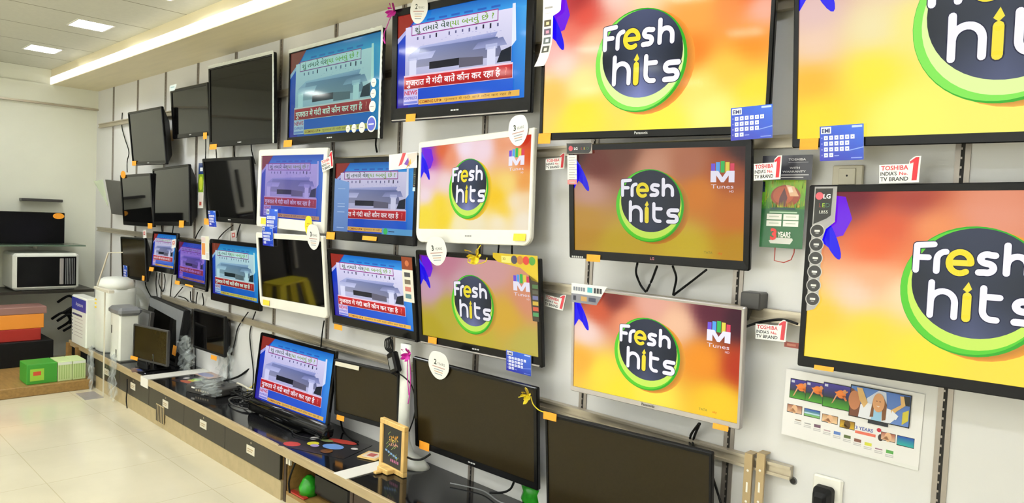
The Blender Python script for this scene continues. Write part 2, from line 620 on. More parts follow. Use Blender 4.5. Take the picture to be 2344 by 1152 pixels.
def news_picture(cv, over=None):
    """A news channel programme: caption box, building, red headline, ticker."""
    cv.rect(0, 0, 1, 1, (26, 64, 180), 0)
    cv.vgrad([(0, 0), (.1, 0), (.1, .8), (0, .72)], [(40, 24, 150), (44, 30, 160), (24, 72, 200), (18, 58, 190)], 1)
    cv.vgrad([(.9, 0), (1, 0), (1, 1), (.9, 1)], [(20, 96, 206), (28, 116, 216), (80, 178, 240), (46, 146, 226)], 1)
    cv.poly([(0, .74), (.1, .86), (.19, 1), (0, 1)], (150, 46, 36), 1)
    cv.poly([(0, .70), (.1, .83), (.1, .87), (0, .755)], (178, 178, 230), 2)
    cv.vgrad([(.12, .86), (1, .86), (1, 1), (.19, 1)], [(52, 152, 228), (60, 160, 234), (24, 100, 190), (24, 100, 190)], 2)
    for k in range(6):
        cv.rect(.25 + .1 * k, .895, .315 + .1 * k, .915, (40, 96, 190), 3)
    # picture of a pale building
    cv.vgrad([(.07, .33), (.9, .33), (.9, .86), (.07, .86)], [(176, 178, 214), (190, 192, 222), (226, 222, 246), (220, 214, 244)], 3)
    cv.vgrad([(.9, .5), (.93, .55), (.92, .9), (.9, .9)], [(230, 236, 250)] * 4, 3)
    rr = random.Random(3)
    for k in range(13):
        if k in (4,):
            continue
        h = .035 if k in (3, 10, 11) else .02
        u = .17 + .052 * k
        cv.rect(u, .715 - rr.random() * .012, u + .012, .73 + h * .6, (36, 34, 60) if k in (3, 10, 11) else (96, 96, 140), 4)
    for k in range(26):
        u, v = .12 + .72 * rr.random(), .63 + .07 * rr.random()
        cv.rect(u, v, u + .012, v + .006, (184, 182, 222), 4)
    cv.vgrad([(.10, .56), (.78, .60), (.80, .66), (.2, .64)], [(150, 156, 204), (128, 134, 186), (158, 166, 214), (176, 184, 226)], 4)
    cv.vgrad([(.16, .42), (.84, .42), (.8, .61), (.2, .62)], [(150, 152, 176), (120, 122, 150), (92, 104, 150), (128, 138, 184)], 5)
    cv.vgrad([(.08, .5), (.3, .5), (.33, .57), (.12, .57)], [(196, 200, 234)] * 2 + [(166, 172, 214)] * 2, 6)
    cv.vgrad([(.62, .52), (.87, .52), (.84, .6), (.66, .58)], [(152, 158, 200)] * 2 + [(116, 124, 170)] * 2, 6)
    cv.poly([(.28, .385), (.52, .385), (.52, .46), (.28, .46)], (26, 28, 40), 7)
    cv.poly([(.52, .36), (.7, .36), (.7, .44), (.52, .46)], (96, 94, 112), 6)
    cv.poly([(.80, .36), (.9, .36), (.9, .5), (.83, .47)], (22, 30, 46), 7)
    for u in (.11, .73):
        cv.rect(u, .34, u + .06, .52, (218, 220, 244), 8)
        cv.rect(u - .012, .5, u + .072, .55, (178, 184, 222), 8)
    # caption box
    cv.rect(.13, .765, .80, .872, (222, 220, 240), 9)
    cv.frame(.125, .76, .805, .878, .0045, (150, 58, 140), 10)
    cv.text('શું તમારે વેશ્યા બનવું છે ?', .155, .792, .055, None, 11, fit=.62, bold=.01,
            colfn=lambda t: (52, 84, 62) if t < .45 else (120, 168, 50))
    # headline
    cv.rect(.065, .195, .915, .345, (236, 206, 222), 9)
    cv.vgrad([(.068, .2), (.912, .2), (.912, .328), (.068, .328)], [(168, 20, 28)] * 2 + [(206, 34, 42)] * 2, 10)
    cv.text('गुजरात में गंदी बातें कौन कर रहा है', .085, .232, .062, (250, 246, 248), 11, fit=.745, bold=.018)
    cv.text('?', .862, .232, .075, (238, 120, 110), 11, bold=.01)
    # channel mark and ticker
    cv.rect(.065, .03, .19, .192, (206, 196, 236), 9)
    cv.text('NEWS', .072, .135, .045, (196, 60, 96), 10, fit=.112, bold=.03)
    cv.text('EXPRESS', .072, .085, .03, (96, 90, 196), 10, fit=.112, bold=.02)
    cv.rect(.07, .04, .185, .065, (120, 130, 216), 10)
    cv.vgrad([(.195, .075), (.92, .075), (.92, .19), (.195, .19)], [(14, 70, 200), (24, 90, 214), (24, 96, 214), (14, 74, 200)], 9)
    cv.rect(.195, .022, .965, .078, (232, 182, 84), 10)
    cv.text('COMING UP', .205, .035, .03, (150, 60, 24), 11, fit=.16, bold=.02)
    cv.poly([(.373, .034), (.39, .05), (.373, .066)], (120, 50, 20), 11)
    cv.text('गुजरात में गंदी बातें कौन कर रहा है', .41, .04, .022, (110, 70, 40), 11, fit=.5)
    if over:
        over(cv)


def shepard(pts):
    def fn(u, v):
        sw, acc = 0.0, [0.0, 0.0, 0.0]
        for pu, pv, c in pts:
            w = 1.0 / (((u - pu) * 1.5) ** 2 + (v - pv) ** 2 + .006) ** 1.95
            sw += w
            for i in range(3):
                acc[i] += w * c[i]
        return [a / sw for a in acc]
    return fn


BG = {
    'vivid': [(0, 1, (96, 26, 26)), (.16, .82, (214, 92, 58)), (.08, .58, (246, 214, 204)), (.05, .3, (246, 180, 62)), (.3, .05, (252, 228, 56)),
              (.5, .95, (232, 170, 150)), (.65, .8, (246, 196, 158)), (.84, .93, (92, 28, 52)), (.98, .9, (60, 16, 40)), (1, .5, (186, 52, 22)),
              (.8, .5, (246, 150, 36)), (.9, .15, (252, 206, 44)), (.5, .1, (254, 232, 78)), (.2, .2, (252, 226, 70)), (.25, .95, (120, 44, 42)), (.35, .75, (240, 150, 110))],
    'bright': [(0, .98, (150, 60, 90)), (.06, .9, (204, 60, 70)), (.17, .93, (172, 50, 50)), (.2, .82, (230, 84, 68)), (.12, .7, (238, 120, 100)),
               (.06, .6, (246, 190, 184)), (.1, .5, (250, 222, 206)), (.25, .6, (250, 200, 156)), (.05, .3, (252, 200, 96)), (.2, .35, (252, 236, 150)),
               (.2, .12, (253, 226, 48)), (.35, .95, (250, 212, 196)), (.5, .96, (250, 224, 176)), (.6, .03, (254, 236, 66)), (.75, .9, (248, 184, 76)),
               (.72, .7, (247, 168, 76)), (.7, .5, (245, 132, 40)), (.85, .75, (247, 150, 78)), (.97, .93, (216, 46, 38)), (.9, .85, (240, 98, 48)),
               (.97, .7, (248, 182, 160)), (.93, .52, (247, 148, 40)), (.85, .35, (251, 205, 76)), (.95, .2, (252, 226, 66)), (.8, .12, (253, 242, 128)),
               (.75, .25, (251, 230, 116))],
    'wash': [(.03, .97, (116, 46, 214)), (.1, .85, (172, 60, 190)), (.2, .93, (226, 106, 58)), (.3, .85, (238, 150, 110)), (.42, .93, (244, 224, 238)),
             (.6, .9, (243, 216, 226)), (.78, .95, (236, 160, 120)), (.95, .95, (200, 48, 28)), (.96, .8, (226, 88, 38)), (.85, .8, (242, 190, 160)),
             (.1, .6, (238, 200, 216)), (.25, .55, (240, 212, 212)), (.05, .4, (240, 216, 226)), (.06, .2, (246, 220, 54)), (.2, .3, (248, 216, 54)),
             (.25, .12, (248, 216, 54)), (.4, .06, (245, 232, 184)), (.55, .05, (242, 230, 194)), (.75, .1, (245, 232, 204)), (.95, .1, (242, 230, 208)),
             (.73, .35, (247, 200, 24)), (.78, .22, (247, 206, 56)), (.82, .5, (247, 216, 120)), (.95, .5, (238, 160, 78)), (.88, .3, (245, 226, 194)), (.97, .3, (243, 216, 172))],
    'dull': [(0, 1, (104, 40, 128)), (.25, .92, (200, 130, 150)), (.1, .6, (204, 158, 182)), (.08, .1, (188, 168, 34)), (.5, .1, (202, 182, 60)),
             (.65, .9, (216, 160, 158)), (.92, .6, (222, 148, 116)), (.75, .4, (222, 176, 60)), (.92, .1, (198, 184, 84)), (.25, .35, (192, 176, 56)),
             (.4, .7, (206, 160, 170))],
    'dark': [(0, 1, (64, 32, 28)), (.3, .97, (112, 64, 48)), (.5, .82, (206, 146, 116)), (.1, .6, (202, 152, 134)), (.08, .3, (196, 146, 54)),
             (.3, .1, (200, 168, 52)), (.7, .1, (208, 180, 52)), (.76, .6, (218, 126, 34)), (.9, .78, (170, 78, 42)), (1, .97, (54, 26, 28)),
             (.95, .4, (206, 112, 30)), (.98, .1, (196, 146, 42)), (.15, .85, (110, 46, 36)), (.7, .85, (180, 110, 80))],
    'big': [(.0, 1, (90, 50, 70)), (.12, .97, (120, 48, 58)), (.3, .95, (172, 74, 64)), (.25, .8, (226, 94, 54)), (.2, .68, (243, 104, 52)), (.36, .8, (243, 150, 90)),
            (.36, .62, (241, 128, 68)), (.2, .5, (250, 180, 130)), (.3, .42, (252, 226, 176)), (.15, .4, (250, 216, 188)), (.05, .25, (252, 206, 58)), (.2, .2, (252, 222, 58)),
            (.1, .05, (252, 226, 70)), (.35, .1, (252, 230, 58)), (.6, .05, (254, 224, 70)), (.5, .9, (230, 150, 120)), (.85, .9, (96, 30, 50)), (1, .5, (190, 56, 24)),
            (.8, .5, (246, 150, 36)), (.9, .12, (252, 206, 44))],
    'pale': [(.02, .97, (90, 50, 200)), (.08, .92, (150, 90, 150)), (.1, .83, (206, 130, 120)), (.3, .85, (236, 170, 150)), (.25, .7, (239, 208, 180)), (.05, .6, (226, 190, 186)),
             (.05, .45, (241, 206, 180)), (.2, .5, (241, 226, 174)), (.04, .28, (249, 186, 48)), (.2, .3, (252, 233, 58)), (.3, .1, (251, 246, 110)), (.05, .1, (252, 226, 48)),
             (.3, .5, (246, 234, 130)), (.5, .08, (250, 240, 110)), (.65, .8, (246, 200, 158)), (.9, .9, (150, 40, 50)), (1, .5, (196, 66, 26)), (.8, .5, (246, 160, 44)), (.9, .15, (252, 206, 44))],
}


def hits_picture(cv, bg, petals='blue', logo=True, pale=False, glow=.6, sky=False, mid=.475):
    """A music channel: green ring round a dark ball with 'green ring logo'."""
    fn = shepard(BG[bg])
    cv.grid(44, 26, fn, 0)
    H = cv.h
    if petals in ('purple', 'both'):
        cv.poly([(0.02, .70), (.10, .74), (.125, .84), (.10, .97), (.02, .99)], (112, 22, 226), 1)
    cv.ell(.055, .74, .035 * H, .16 * H, (26, 6, 236), 2, ang=26, n=20)
    cv.poly([(0, .92), (.055, .80), (.06, .66), (.03, .70), (0, .62)], (30, 10, 240), 2)
    cv.poly([(.0, .9), (.05, .84), (.03, .88), (0, .95)], (60, 80, 240), 3)
    # ball
    cu, cvv, R_ = mid, .465, .345 * H

    def D(x, y):
        return (cu + x * R_ / cv.w, cvv + y * R_ / cv.h)
    for k in range(5):
        cv.ell(*D(.135 - .016 * k, -.05), R_ * (1.02 - .012 * k), R_ * (1.0 - .012 * k), [c * (.985 - .035 * k) for c in fn(.66, .4)], 1 + k * .5, n=36)
    grn, grn2, cres = (92, 210, 50), (52, 176, 40), (206, 240, 96)
    if pale:
        grn, cres = (132, 232, 84), (226, 250, 160)
    cv.ell(*D(0, 0), R_ * 1.0, R_ * 1.0, grn2, 4, n=48)
    cv.ell(*D(-.03, .0), R_ * .965, R_ * .97, grn, 5, n=48)
    cv.ell(*D(.02, .02), R_ * .915, R_ * .92, cres, 6, n=48)
    n = 48
    dk = []
    c0, rx, ry = (.035, .125), .875, .845
    for k in range(n):
        t = 2 * math.pi * k / n
        dk.append((c0[0] + rx * math.cos(t), c0[1] + ry * math.sin(t)))
    for k in range(n):
        a, b_ = dk[k], dk[(k + 1) % n]

        def sh(p):
            g = max(0.0, p[1] - .2) * 60 * glow + max(0.0, -p[1] - .1) * 150 * glow * (1.1 - .6 * abs(p[0]))
            return (30 + g * .86, 36 + g * .88, 46 + g * 1.25)
        cv.vgrad([D(*c0), D(*a), D(*b_)], [(36 + 20 * glow, 42 + 22 * glow, 54 + 30 * glow), sh(a), sh(b_)], 7)
    wht, yel = (246, 244, 252), (246, 226, 60)
    ox, oy = cu * cv.w, cvv * cv.h

    def S(pts, col, wid=.094, lay=9):
        q = [(ox + x * R_, oy + y * R_) for x, y in pts]
        cv.stroke(q, wid * R_ * 1.3, (34, 36, 60), lay - 1)
        cv.stroke(q, wid * R_, col, lay)
    # Fresh
    S([(-.79, .68), (-.79, .28)], wht); S([(-.79, .68), (-.55, .70)], wht); S([(-.79, .49), (-.62, .49)], wht)
    S([(-.50, .28), (-.50, .47)] + arc(-.38, .47, .12, .12, 180, 90, 6), wht)
    S([(-.33, .425), (-.04, .425)] + arc(-.185, .43, .148, .165, 0, 305, 18), yel, .092)
    S([(.27, .56)] + arc(.17, .505, .085, .07, 60, 270, 8) + arc(.17, .365, .085, .07, 90, -110, 8) + [(.07, .295)], wht, .1)
    S([(.42, .30), (.42, .72)], wht); S(arc(.55, .42, .13, .14, 180, 0, 10) + [(.68, .30)], wht)
    # hits
    S([(-.55, -.42), (-.55, .10)], wht); S(arc(-.385, -.20, .165, .17, 180, 0, 10) + [(-.22, -.42)], wht)
    S([(-.06, -.42), (-.06, -.08)], yel, .12)
    cv.poly([D(-.12, .02), D(-.06, -.03), D(.0, .03), D(-.05, .14)], yel, 9)
    S([(.15, .06), (.15, -.28)] + arc(.27, -.28, .12, .13, 180, 275, 7) + [(.33, -.41)], wht); S([(.15, -.07), (.36, -.07)], wht)
    S([(.83, -.10), (.68, -.10)] + arc(.65, -.175, .085, .075, 90, 270, 8) + [(.72, -.25)] + arc(.73, -.33, .085, .08, 90, -90, 8) + [(.56, -.41)], wht, .105)
    if logo:
        # music channel mark: five colour bars over a white M, 'Tunes'
        bu, bv, w = .82, .69, .125
        for k, c in enumerate(((120, 90, 220), (90, 170, 240), (60, 190, 90), (236, 216, 80), (226, 70, 96))):
            x = bu + w * k / 5
            cv.rect(x + .002, bv + .085, x + w / 5 - .002, bv + .165 + (.02 if k == 2 else (.012 if k in (1, 3) else 0)), c, 3)
        cv.poly([(bu, bv), (bu + .03, bv), (bu + .03, bv + .06), (bu + .055, bv), (bu + .07, bv), (bu + .095, bv + .06), (bu + .095, bv),
                 (bu + w, bv), (bu + w, bv + .10), (bu + .085, bv + .10), (bu + .0625, bv + .045), (bu + .04, bv + .10), (bu, bv + .10)], (240, 236, 250), 4)
        cv.text('Tunes', bu + .003, bv - .055, .036, (240, 226, 236), 4, fit=.118)
        cv.text('HD', bu + .10, bv - .09, .02, (240, 226, 236), 4)
    if not sky:
        return
    cv.text('TATA', .79, .045, .022, (130, 130, 60), 3)
    cv.text('sky', .865, .045, .022, (226, 90, 40), 3)


# ------------------------------------------------------------------ televisions
POSE = {   # centre x y z, yaw, forward tilt, roll, width, height
    'T1': (-5.914, -0.16, 1.9689, -0.0021, 0.1059, -0.0051, 0.7039, 0.4252),
    'T2': (-5.2315, -0.11, 2.1241, 0.031, 0.0709, 0.0037, 0.5983, 0.3584),
    'T3': (-4.4549, -0.11, 2.1247, 0.0106, 0.0369, -0.0064, 0.885, 0.5354),
    'T4': (-3.3868, -0.11, 2.1002, -0.0079, 0.0055, -0.0017, 0.92, 0.5388),
    'T5': (-2.3665, -0.13, 2.1521, 0.0791, 0.0285, -0.0037, 0.8381, 0.5194),
    'T6': (-1.3784, -0.16, 2.0282, 0.0979, 0.036, -0.0103, 0.8572, 0.5403),
    'T7': (-0.3691, -0.15, 2.0105, 0.0011, 0.1421, -0.0117, 1.0197, 0.6216),
    'S0': (-6.2541, -0.11, 1.4824, -0.0016, 0.0774, 0.0117, 0.6898, 0.4222),
    'S1': (-5.5473, -0.11, 1.5222, -0.0172, 0.0254, 0.0306, 0.7216, 0.4404),
    'S2': (-4.5923, -0.11, 1.569, 0.0049, 0.0992, -0.0042, 0.7025, 0.425),
    'S3': (-3.7925, -0.11, 1.578, 0.0142, -0.0008, -0.0155, 0.7537, 0.4663),
    'S4': (-2.9832, -0.11, 1.5283, 0.0559, -0.0071, 0.0013, 0.6661, 0.4259),
    'S5': (-2.266, -0.11, 1.5817, -0.0366, -0.0187, 0.0326, 0.7486, 0.4647),
    'S6': (-1.3294, -0.14, 1.5366, 0.1498, 0.1068, 0.0023, 0.6549, 0.4097),
    'S7': (-0.3822, -0.108, 1.3459, 0.0178, -0.0622, 0.0163, 0.8808, 0.525),
    'R0': (-6.3004, -0.11, 1.0032, 0.003, 0.0449, 0.024, 0.5608, 0.349),
    'R1': (-5.664, -0.11, 1.096, -0.0144, -0.067, 0.0134, 0.5003, 0.3071),
    'R2': (-5.1429, -0.11, 1.0428, -0.0286, -0.0068, -0.0004, 0.5521, 0.3363),
    'R3': (-4.4724, -0.11, 1.0348, 0.0096, 0.0352, 0.0039, 0.6865, 0.4166),
    'R4': (-3.7649, -0.11, 1.0954, 0.0183, 0.0852, 0.0182, 0.7407, 0.4516),
    'R5': (-2.9734, -0.11, 1.064, 0.0321, 0.1245, 0.0009, 0.694, 0.4082),
    'R6': (-2.2103, -0.11, 1.0925, 0.0268, 0.0935, 0.0137, 0.744, 0.4337),
    'R7': (-1.317, -0.13, 1.0325, 0.0793, 0.0679, -0.0094, 0.6456, 0.3896),
    'B1': (-3.5486, -0.2, 0.5355, 0.0783, -0.1066, -0.0081, 0.7129, 0.4131),
    'B2': (-2.954, -0.13, 0.5569, 0.1222, 0.0347, 0.0106, 0.4751, 0.2938),
    'B3': (-2.17, -0.14, 0.611, 0.0633, 0.1023, -0.0137, 0.7148, 0.4212),
    'B4': (-1.3957, -0.14, 0.5577, 0.0859, 0.0941, 0.0087, 0.6577, 0.3859),
    'M1': (-5.3591, -0.3, 0.4515, 0.2111, -0.0058, -0.0059, 0.4199, 0.2555),
    'M4': (-4.8541, -0.1, 0.5952, 0.071, 0.0282, -0.0119, 0.4307, 0.2769),
}


def tv_matrix(k):
    x, y, z, yaw, tilt, roll, w, h = POSE[k]
    R3 = Matrix.Rotation(yaw, 4, 'Z') @ Matrix.Rotation(tilt, 4, 'X') @ Matrix.Rotation(-roll, 4, 'Y')
    return Matrix.Translation((x, y, z)) @ R3 @ Matrix.Translation((0, 0, -h / 2))


def tv_local(k, px, py, y=0.0):
    """The point of the set's front plane seen at a pixel, in the set's own coordinates."""
    m = tv_matrix(k)
    inv = m.inverted()
    o, d = inv @ CAM, (inv.to_3x3() @ ray(px, py))
    return o + d * ((y - o.y) / d.y)


def rrect(x0, x1, z0, z1, r, y, n=5, rb=None):
    """Rounded rectangle, counter-clockwise seen from -y; rb: radius of the lower corners."""
    out = []
    rb = r if rb is None else rb
    for cx, cz, a, q in ((x1 - rb, z0 + rb, -90, rb), (x1 - r, z1 - r, 0, r), (x0 + r, z1 - r, 90, r), (x0 + rb, z0 + rb, 180, rb)):
        for k in range(n + 1):
            t = rad(a + 90 * k / n)
            out.append((cx + q * math.cos(t), y, cz + q * math.sin(t)))
    return out


TVS = {}


def television(k, label, frame='black', bez=(.022, .022, .034), depth=.05, r=.006, rb=None, screen='off', picture=None, tint=None, gain=1.0,
               off='panel_off', group=None, lip=None, badge=None, badge_u=.5, badge_col=(200, 200, 200), stand=None, mount=True, film=False, name='television'):
    x, y, z, yaw, tilt, roll, w, h = POSE[k]
    m = tv_matrix(k)
    root = empty(name, m, label, 'TV' if name == 'television' else 'monitor', group)
    TVS[k] = root
    s, t, bt = bez
    x0, x1 = -w / 2, w / 2
    f = MB()
    ins = (x0 + s, x1 - s, bt, h - t)
    f.loft([rrect(x0 + .004, x1 - .004, .004, h - .004, r, .022, rb=rb), rrect(x0, x1, 0, h, r, .018, rb=rb), rrect(x0, x1, 0, h, r, .004, rb=rb),
            rrect(x0 + .003, x1 - .003, .003, h - .003, r, 0, rb=rb), rrect(*ins, .002, .001), rrect(*ins, .002, .007)], 0, False)
    fo = f.build('frame', M[frame], root)
    bk = MB()
    bw = w * .5 - .004
    bk.loft([rrect(-bw, bw, .004, h - .004, r, .018, rb=rb), rrect(-bw * .97, bw * .97, .012, h - .012, r + .01, .028),
             rrect(-bw * .72, bw * .72, .06, h - .09, .02, depth)], 0, True)
    bk.build('back_cover', M['black_matte'] if frame != 'white' else M['grey'], root)
    W, H = ins[1] - ins[0], ins[3] - ins[2]
    if picture is None:
        b = MB(); b.box(ins[0], ins[1], .0055, .009, ins[2], ins[3])
        b.build('screen', M[off], root)
    else:
        cv = Canvas(W, H, oz=ins[2], y=.0075, tint=tint)
        picture(cv)
        cv.mb.build('screen', scr(gain), root)
    if lip:
        b = MB(); b.box(x0 + .012, x1 - .012, -.004, .002, .004, .010, 0, .001)
        b.build('trim_strip', M[lip], fo)
    if badge:
        cv = Canvas(w, .02, oz=bt * .5 - .006, y=-.0003)
        if badge == '-':
            for q in range(3):
                cv.rect(badge_u - .028 + .02 * q, .3, badge_u - .012 + .02 * q, .6, badge_col, 1)
        else:
            cv.text(badge, badge_u, .25, .45, badge_col, 1, align='C', bold=.02)
        cv.mb.build('brand_logo', M['paper'], fo)
    if film:
        b = MB()
        rr = random.Random(sum(map(ord, k)))
        n = 40
        for e in range(2):
            for i in range(n):
                a0, a1 = i / n, (i + 1) / n
                j0 = .004 + .006 * abs(math.sin(i * 1.7 + e)); j1 = .004 + .006 * abs(math.sin((i + 1) * 1.7 + e))
                if e == 0:
                    b.face([(x0 + w * a0, -.004, h - .012), (x0 + w * a1, -.004, h - .012), (x0 + w * a1, -.003 - j1 * .3, h + j1), (x0 + w * a0, -.003 - j0 * .3, h + j0)])
                else:
                    b.face([(x1 - .012, -.004, h * a0), (x1 + j0 * .6, -.004, h * a0), (x1 + j1 * .6, -.004, h * a1), (x1 - .012, -.004, h * a1)])
        b.build('protective_film', M['film_edge'], root)
    if mount:
        d = max(.012, -y - depth + .002)
        b = MB()
        for sx in (-.12, .12):
            b.box(sx - .016, sx + .016, depth - .004, depth + .006, .08, h - .06)
            b.box(sx - .012, sx + .012, depth + .004, depth + d * .92, h * .5 - .03, h * .5 + .05)
        b.build('wall_bracket', M['bracket'], root)
    return root


def on_tv(k, name, px, mat='orange', dy=-.0015, rot=0.0, size=None, thick=.0012):
    """A sticker on the set, given the pixels of its two opposite corners."""
    p, q = tv_local(k, px[0], px[1]), tv_local(k, px[2], px[3])
    x0, x1 = sorted((p.x, q.x))
    z0, z1 = sorted((p.z, q.z))
    b = MB()
    b.box(x0, x1, dy - thick, dy, z0, z1, 0)
    for i, v in enumerate(b.v):     # lower edge curls a little
        b.v[i] = (v[0], v[1] - (.003 if v[2] < (z0 + z1) / 2 else 0), v[2])
    return b.build(name, M[mat], TVS[k])


def tint(mul=(1, 1, 1), add=(0, 0, 0)):
    return lambda c: [c[i] * mul[i] + add[i] for i in range(3)]


GT = 'televisions in the top row'
GM = 'televisions in the middle row'
GL = 'televisions in the lower row'
GB = 'televisions along the counter'
purple = tint((.62, .58, .68), (34, 30, 58))
violet = tint((.62, .5, .72), (16, 10, 46))
teal = tint((.64, .78, .68), (16, 32, 34))
dim = tint((.9, .9, .9), (4, 4, 8))

# top row
television('T1', 'black television turned off, top row beside the bare wall corner and loose aerial wire', 'black', (.016, .016, .03), .09, off='panel_black', group=GT, lip='darkgrey', badge='-')
television('T2', 'black switched-off television in top row with white sticker on its upper corner', 'gloss', (.02, .02, .03), .06, off='panel_black', group=GT, badge='-')
television('T3', 'large switched-off black television in top row edged with silvery protective film', 'black', (.022, .02, .035), .085, off='panel_gloss', group=GT, film=True, badge='-')
television('T4', 'top row television showing teal news picture with round white stickers down one corner', 'gloss', (.012, .016, .045), .09, picture=news_picture, tint=teal, gain=.9, group=GT, film=True, badge='-')
television('T5', 'top row television with bright news picture and pink ribbon bow on its corner', 'black', (.036, .034, .062), .085, picture=news_picture, gain=1.05, group=GT, lip='silver', badge='-')
television('T6', 'largest whole television showing green ring logo, top row, white icon strip hanging on it', 'black', (.014, .014, .026), .06, picture=lambda c: hits_picture(c, 'bright', 'purple', logo=False, pale=True, glow=1.2), gain=1.1, group=GT, badge='Panasonic')
television('T7', 'huge top row television with pale yellow picture and blue EMI card on lower edge', 'black', (.014, .016, .026), .06, picture=lambda c: hits_picture(c, 'pale', 'none', pale=True, mid=.5), gain=1.05, group=GT)

# middle row
television('S0', 'switched-off black television with orange oval sticker on its top corner', 'black', (.02, .02, .03), .05, off='panel_black', group=GM)
television('S1', 'switched-off black television with deep rounded back touching the oval-stickered set', 'black', (.016, .016, .03), .095, r=.012, off='panel_black', group=GM)
television('S2', 'switched-off black television with small blue card, hanging beside a white framed set', 'black', (.02, .02, .034), .05, off='panel_black', group=GM, badge='-')
television('S3', 'white framed television with dim purple news picture and yellow round tag', 'white', (.034, .036, .062), .06, r=.012, rb=.02, picture=news_picture, tint=purple, gain=.85, group=GM)


def menu_overlay(cv):
    cv.vgrad([(0, 0), (.2, 0), (.2, .72), (0, .78)], [(96, 136, 200)] * 2 + [(130, 172, 226)] * 2, 13)
    for v in (.62, .4, .36, .28, .05):
        cv.rect(.05, v, .15, v + .012, (170, 200, 236), 14)
    cv.rect(.64, .0, 1, .085, (92, 164, 214), 13)
    cv.ell(.685, .042, .016, .016, (60, 200, 90), 14)
    cv.rect(.72, .035, .79, .05, (40, 70, 110), 14)


television('S4', 'black television with news picture and pale blue menu panel over it, thick lower frame', 'gloss', (.02, .026, .046), .06, picture=lambda c: news_picture(c, menu_overlay), tint=dim, gain=.95, group=GM)
television('S5', 'white framed television with rounded corners showing green ring logo', 'white', (.016, .026, .062), .055, r=.008, rb=.045, picture=lambda c: hits_picture(c, 'wash', 'purple', glow=1.2), gain=1.0, group=GM, badge='-', badge_col=(150, 150, 150))
television('S6', 'black television showing green ring logo with small dark label and white squares on corner', 'black', (.021, .022, .03), .05, picture=lambda c: hits_picture(c, 'dark', glow=.3, sky=True), gain=.88, group=GM, badge='LG', badge_col=(200, 120, 130))
television('S7', 'huge television showing green ring logo with grey and black icon label down its side', 'black_matte', (.016, .02, .03), .05, picture=lambda c: hits_picture(c, 'big', 'purple'), gain=1.05, group=GM)

# lower row
television('R0', 'switched-off dark monitor in lower row with blue card on its bottom corner', 'black', (.016, .016, .024), .07, off='panel_off', group=GL)
television('R1', 'smallest lit television showing news, directly below the deep-backed black set', 'gloss', (.018, .018, .04), .06, picture=news_picture, tint=dim, gain=.9, group=GL)
television('R2', 'small lower row television with dark violet news picture and silver bottom bar', 'gloss', (.018, .018, .05), .06, picture=news_picture, tint=violet, gain=.75, group=GL, lip='silver')
television('R3', 'lower row television with turquoise edged news picture in thick black frame', 'black', (.022, .026, .05), .07, picture=news_picture, tint=tint((.82, .95, .9), (4, 14, 8)), gain=.9, group=GL)
television('R4', 'white framed television turned off, below the dim purple news set', 'white', (.022, .03, .06), .06, r=.01, rb=.03, off='panel_black', group=GL)
television('R5', 'lower row television with bright news picture and brown and white label strip on edge', 'black', (.022, .024, .05), .07, picture=news_picture, gain=1.05, group=GL, lip='darkgrey')
television('R6', 'black television showing dull green ring logo with yellow bow and golden corner label', 'black', (.02, .02, .04), .07, picture=lambda c: hits_picture(c, 'dull', 'both', glow=1.0), tint=tint((1, 1, 1)), gain=.92, group=GL, lip='silver', badge='-')
television('R7', 'thin silver framed television showing green ring logo', 'silver', (.011, .009, .018), .045, picture=lambda c: hits_picture(c, 'vivid', glow=.5, sky=True), gain=1.05, group=GL, badge='Panasonic', badge_col=(90, 88, 86))

# along the counter
television('B1', 'television with bright news picture standing on the black counter', 'gloss', (.016, .018, .034), .08, r=.01, picture=news_picture, tint=tint((.95, .95, 1.0)), gain=1.0, group=GB, mount=False)
television('B2', 'small switched-off television beside counter news set, white tape on its top edge', 'black_matte', (.012, .012, .024), .05, off='panel_off', group=GB)
television('B3', 'large switched-off television low on wall behind the small framed sign', 'black', (.018, .012, .03), .05, off='panel_off', group=GB, badge='-')
television('B4', 'switched-off television below the silver framed set, yellow string reaching its orange sticker', 'black_matte', (.01, .012, .03), .05, off='panel_off', group=GB)

# monitors standing on the counter's far end
television('M1', 'dark monitor with thin grey frame standing on the counter, orange sticker on lower corner', 'darkgrey', (.012, .012, .014), .05, off='panel_off', mount=False, name='computer_monitor')
television('M4', 'dark monitor partly wrapped in clear plastic leaning on the wall', 'black_matte', (.012, .012, .016), .08, off='panel_black', mount=False, name='computer_monitor')

# price stickers
for k, px in {'T1': (303, 369, 313, 379), 'T2': (466, 304, 475, 318), 'T3': (481, 331, 497, 342), 'T4': (651, 322, 669, 336), 'T5': (931, 262, 952, 278),
              'T6': (1234, 306, 1261, 329), 'T7': (1832, 318, 1874, 342), 'S0': (339, 511, 350, 524), 'S1': (411, 505, 422, 521),
              'S4': (749, 531, 767, 549), 'S6': (1344, 582, 1375, 600), 'S7': (1865, 835, 1909, 852), 'R0': (326, 631, 332, 643),
              'R1': (343, 611, 352, 622), 'R2': (402, 642, 412, 653), 'R5': (766, 740, 785, 757), 'R6': (981, 770, 1001, 788), 'R7': (1633, 968, 1668, 988),
              'B2': (772, 949, 789, 965), 'B3': (961, 1008, 984, 1034), 'B4': (1245, 941, 1275, 965), 'M1': (300, 814, 316, 826), 'M4': (484, 812, 497, 826)}.items():
    on_tv(k, 'price_sticker', px)
for k, px in {'S3': (599, 499, 614, 514), 'R4': (603, 686, 618, 700), 'S5': (1177, 535, 1204, 552)}.items():
    on_tv(k, 'price_sticker', px, 'yellow_sticker')
on_tv('S4', 'price_sticker', (831, 540, 863, 552))
on_tv('R2', 'price_sticker', (425, 650, 443, 658))
on_tv('S2', 'price_sticker', (468, 500, 480, 515))
p = tv_local('S0', 283, 400)
b = MB(); b.disc((p.x, -.004, p.z), (1, 0, 0), (0, 0, .55), .058, 0, 28, -.001)
